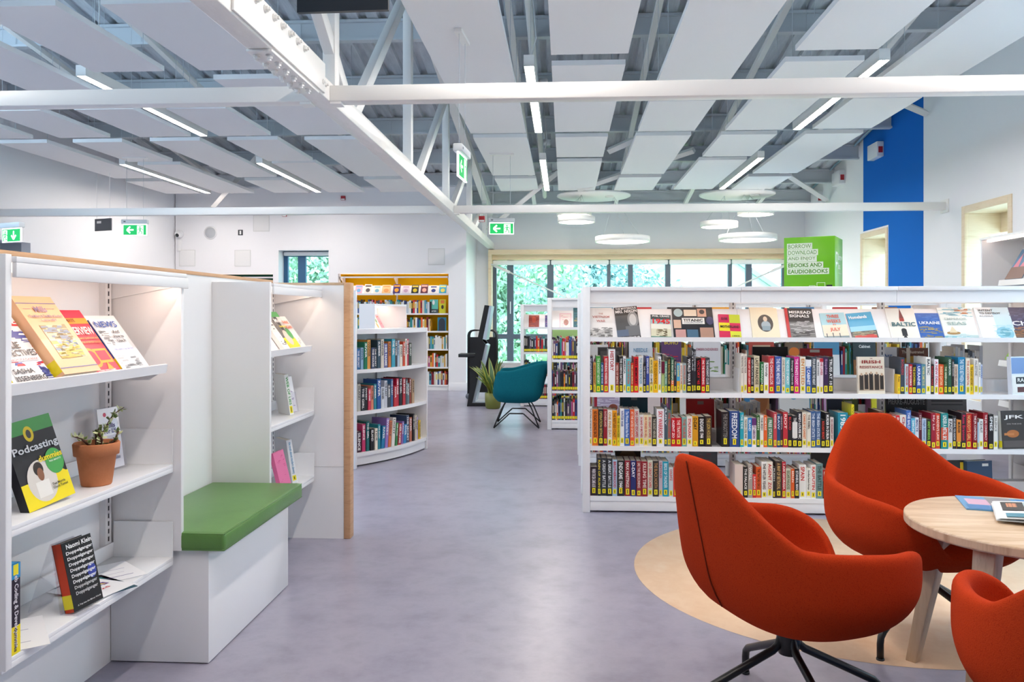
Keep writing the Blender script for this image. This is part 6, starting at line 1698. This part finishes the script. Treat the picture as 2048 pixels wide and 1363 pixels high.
# ================================================================== magazine unit against the right wall
t = empty('magazine_unit', (3.75, 5.55, 0), label='tall lit white magazine unit against the white wall at frame edge', cat='shelf unit')
LU = 1.85
MB().box(0.36, 0.38, 0, LU, 0, 1.92).build('back_panel', WHITE, t)
MB().box(0.0, 0.36, LU - 0.02, LU, 0, 1.905).build('end_panel', WHITE, t)
MB().box(0.0, 0.36, 0, 0.02, 0, 1.905).build('end_panel', WHITE, t)
MB().box(-0.01, 0.38, -0.01, LU + 0.005, 1.905, 1.925).build('top_panel', WHITE, t)
MB().box(0.03, 0.06, 0.05, LU - 0.05, 1.885, 1.904).build('light_strip', STRIPL, t)
MB().box(0.335, 0.36, LU / 2 - 0.015, LU / 2 + 0.015, 0, 1.9).build('upright', WHITE, t)
for z in (1.50, 1.15, 0.8, 0.45):
    MB().prism([(0.06, z), (0.07, z + 0.04), (0.055, z + 0.04), (0.045, z - 0.01), (0.30, z - 0.01), (0.34, z + 0.22), (0.33, z + 0.22), (0.29, z)], 'y', 0.03, LU - 0.2).build('sloping_shelf', WHITE, t)
Gm = 'magazines in the unit against the white wall'
def mag(y, z, w, h, col, pr, lb, x=3.83):
    face_book((x, y, z), -pi / 2, radians(30), w, h, 0.006, col, pr, [], lb, Gm, name='magazine', cat='magazine')
mag(7.03, 1.545, 0.26, 0.30, '5f86a8', [('r', 0, 0, 1, .4, '8a7068'), ('t', .1, .4, .4, .9, 'd88a9a'), ('t', .5, .4, .8, .9, 'd88a9a'), ('e', .6, .85, .75, .95, 'e08a94')], 'blue and pink illustrated magazine on the top slope of the unit')
mag(6.72, 1.545, 0.24, 0.30, '4a6a9a', [('r', 0, 0, 1, .4, 'c98a7a')], 'blue magazine farther along the top slope of the unit')
mag(7.06, 1.20, 0.24, 0.26, '2f86c8', [('e', .1, .35, .9, .8, 'eef2f4'), ('r', .05, .85, .8, .92, '1f5a90')], 'bright blue leaflet with a white cloud in the unit')
mag(6.76, 1.20, 0.24, 0.26, '2a6ab8', [('e', .2, .5, 1.0, 1.0, '3ab0e0')], 'blue leaflet beside the cloud leaflet in the unit')
mag(7.04, 0.85, 0.24, 0.26, '8ab84a', [('r', .1, .5, .9, .9, 'c9dc8a')], 'green leaflet on a lower slope of the unit')
# plant on top of it
t = empty('potted_plant', (3.93, 6.62, 1.925), label='trailing green plant in a red clay pot on the magazine unit', cat='plant')
MB().lathe([(0.0001, 0), (0.05, 0), (0.072, 0.12), (0.078, 0.12), (0.078, 0.14), (0.068, 0.14), (0.066, 0.11), (0.0001, 0.11)], 28).build('pot', mat('a04a34', 0.7), t)
r = random.Random(6); lv = MB(); stm = MB()
for k in range(16):
    a = r.uniform(0, 2 * pi); d = Vector((cos(a), sin(a), 0))
    if k < 5: d = Vector((-1, r.uniform(-.3, 1), 0)).normalized()
    pts = [Vector((0, 0, .11)), d * .06 + Vector((0, 0, .19)), d * .13 + Vector((0, 0, .15 - .03 * (k % 4))), d * .17 + Vector((0, 0, .09 - .05 * (k % 4)))]
    stm.tube(pts, 0.003, 5)
    for i in range(9):
        p = pts[1].lerp(pts[2], i / 6) if i < 6 else pts[2].lerp(pts[3], (i - 5) / 3)
        if p.z < 0.02: p.z = 0.02
        e = Vector((r.uniform(-1, 1), r.uniform(-1, 1), r.uniform(-.3, .6))).normalized(); f = e.cross(Vector((0, 0, 1))).normalized()
        l, w = r.uniform(.03, .05), r.uniform(.014, .02)
        lv.add([tuple(p), tuple(p + e * l * .4 + f * w), tuple(p + e * l), tuple(p + e * l * .4 - f * w)], [(0, 1, 2, 3)])
stm.build('stems', LEAF1, t); lv.build('leaves', LEAF3, t, fixn=False)['kind'] = 'stuff'

# ================================================================== outdoors
struct('ground_outside', MB().box(-40, 45, YW + 0.5, 70, -0.6, -0.5), mat('8aa86a', 0.9, spec=0.1), 'pale grass ground outside the windows')
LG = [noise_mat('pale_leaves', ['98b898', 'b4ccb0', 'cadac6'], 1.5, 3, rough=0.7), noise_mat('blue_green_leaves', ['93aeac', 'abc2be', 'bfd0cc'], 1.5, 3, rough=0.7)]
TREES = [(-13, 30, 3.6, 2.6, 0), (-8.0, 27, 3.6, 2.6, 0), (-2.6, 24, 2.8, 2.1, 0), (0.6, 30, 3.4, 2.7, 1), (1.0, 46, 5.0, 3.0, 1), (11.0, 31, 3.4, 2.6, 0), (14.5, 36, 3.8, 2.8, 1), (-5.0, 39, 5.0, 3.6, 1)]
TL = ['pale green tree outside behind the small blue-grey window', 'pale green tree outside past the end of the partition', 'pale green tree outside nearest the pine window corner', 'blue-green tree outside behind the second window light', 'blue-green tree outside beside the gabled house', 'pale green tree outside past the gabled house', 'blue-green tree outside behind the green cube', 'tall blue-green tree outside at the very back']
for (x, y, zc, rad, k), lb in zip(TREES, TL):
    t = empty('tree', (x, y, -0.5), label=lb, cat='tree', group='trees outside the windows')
    r = random.Random(int(x * 10 + y)); m = MB()
    MB().tube([(0, 0, 0), (0.1, 0, zc * .5), (0, 0.1, zc)], [0.25, 0.18, 0.08], 8).build('trunk', mat('6a5a4a', 0.9), t)
    blobs = [(Vector((r.gauss(0, .45) * rad, r.gauss(0, .35) * rad, zc + 0.2 - rad * .35 + r.gauss(0, .5) * rad)), r.uniform(.35, .6) * rad) for _ in range(22)]
    for c, br in blobs:
        for _ in range(1000):
            d = Vector((r.gauss(0, 1), r.gauss(0, 1), r.gauss(0, 1))).normalized()
            p = c + d * br * r.uniform(.72, 1.05)
            if p.z < 0.2: continue
            e = Vector((r.gauss(0, 1), r.gauss(0, 1), r.gauss(0, 1))).normalized(); f = e.cross(d).normalized(); l = r.uniform(.06, .14)
            m.add([tuple(p - e * l), tuple(p + f * l * .5), tuple(p + e * l), tuple(p - f * l * .5)], [(0, 1, 2, 3)])
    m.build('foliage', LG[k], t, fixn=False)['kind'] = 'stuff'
t = empty('house', (6.2, 36, -0.5), label='pale gabled house with slate roof outside the windows', cat='house')
MB().box(-4, 4, 0, 6, 0, 2.3).build('walls', mat('e9e6e0', 0.9), t)
MB().prism([(-4.3, 2.2), (0, 5.2), (4.3, 2.2), (4.0, 2.2), (0, 4.95), (-4.0, 2.2)], 'y', -0.3, 6.3).build('roof', mat('aab0b8', 0.7), t)
MB().prism([(-4.0, 2.3), (0, 4.9), (4.0, 2.3)], 'y', 0.0, 0.2).build('gable', mat('e9e6e0', 0.9), t)
MB().box(-0.6, 0.6, -0.06, -0.001, 0.8, 2.0).build('window', mat('7f93a6', 0.2), t)

run_text()
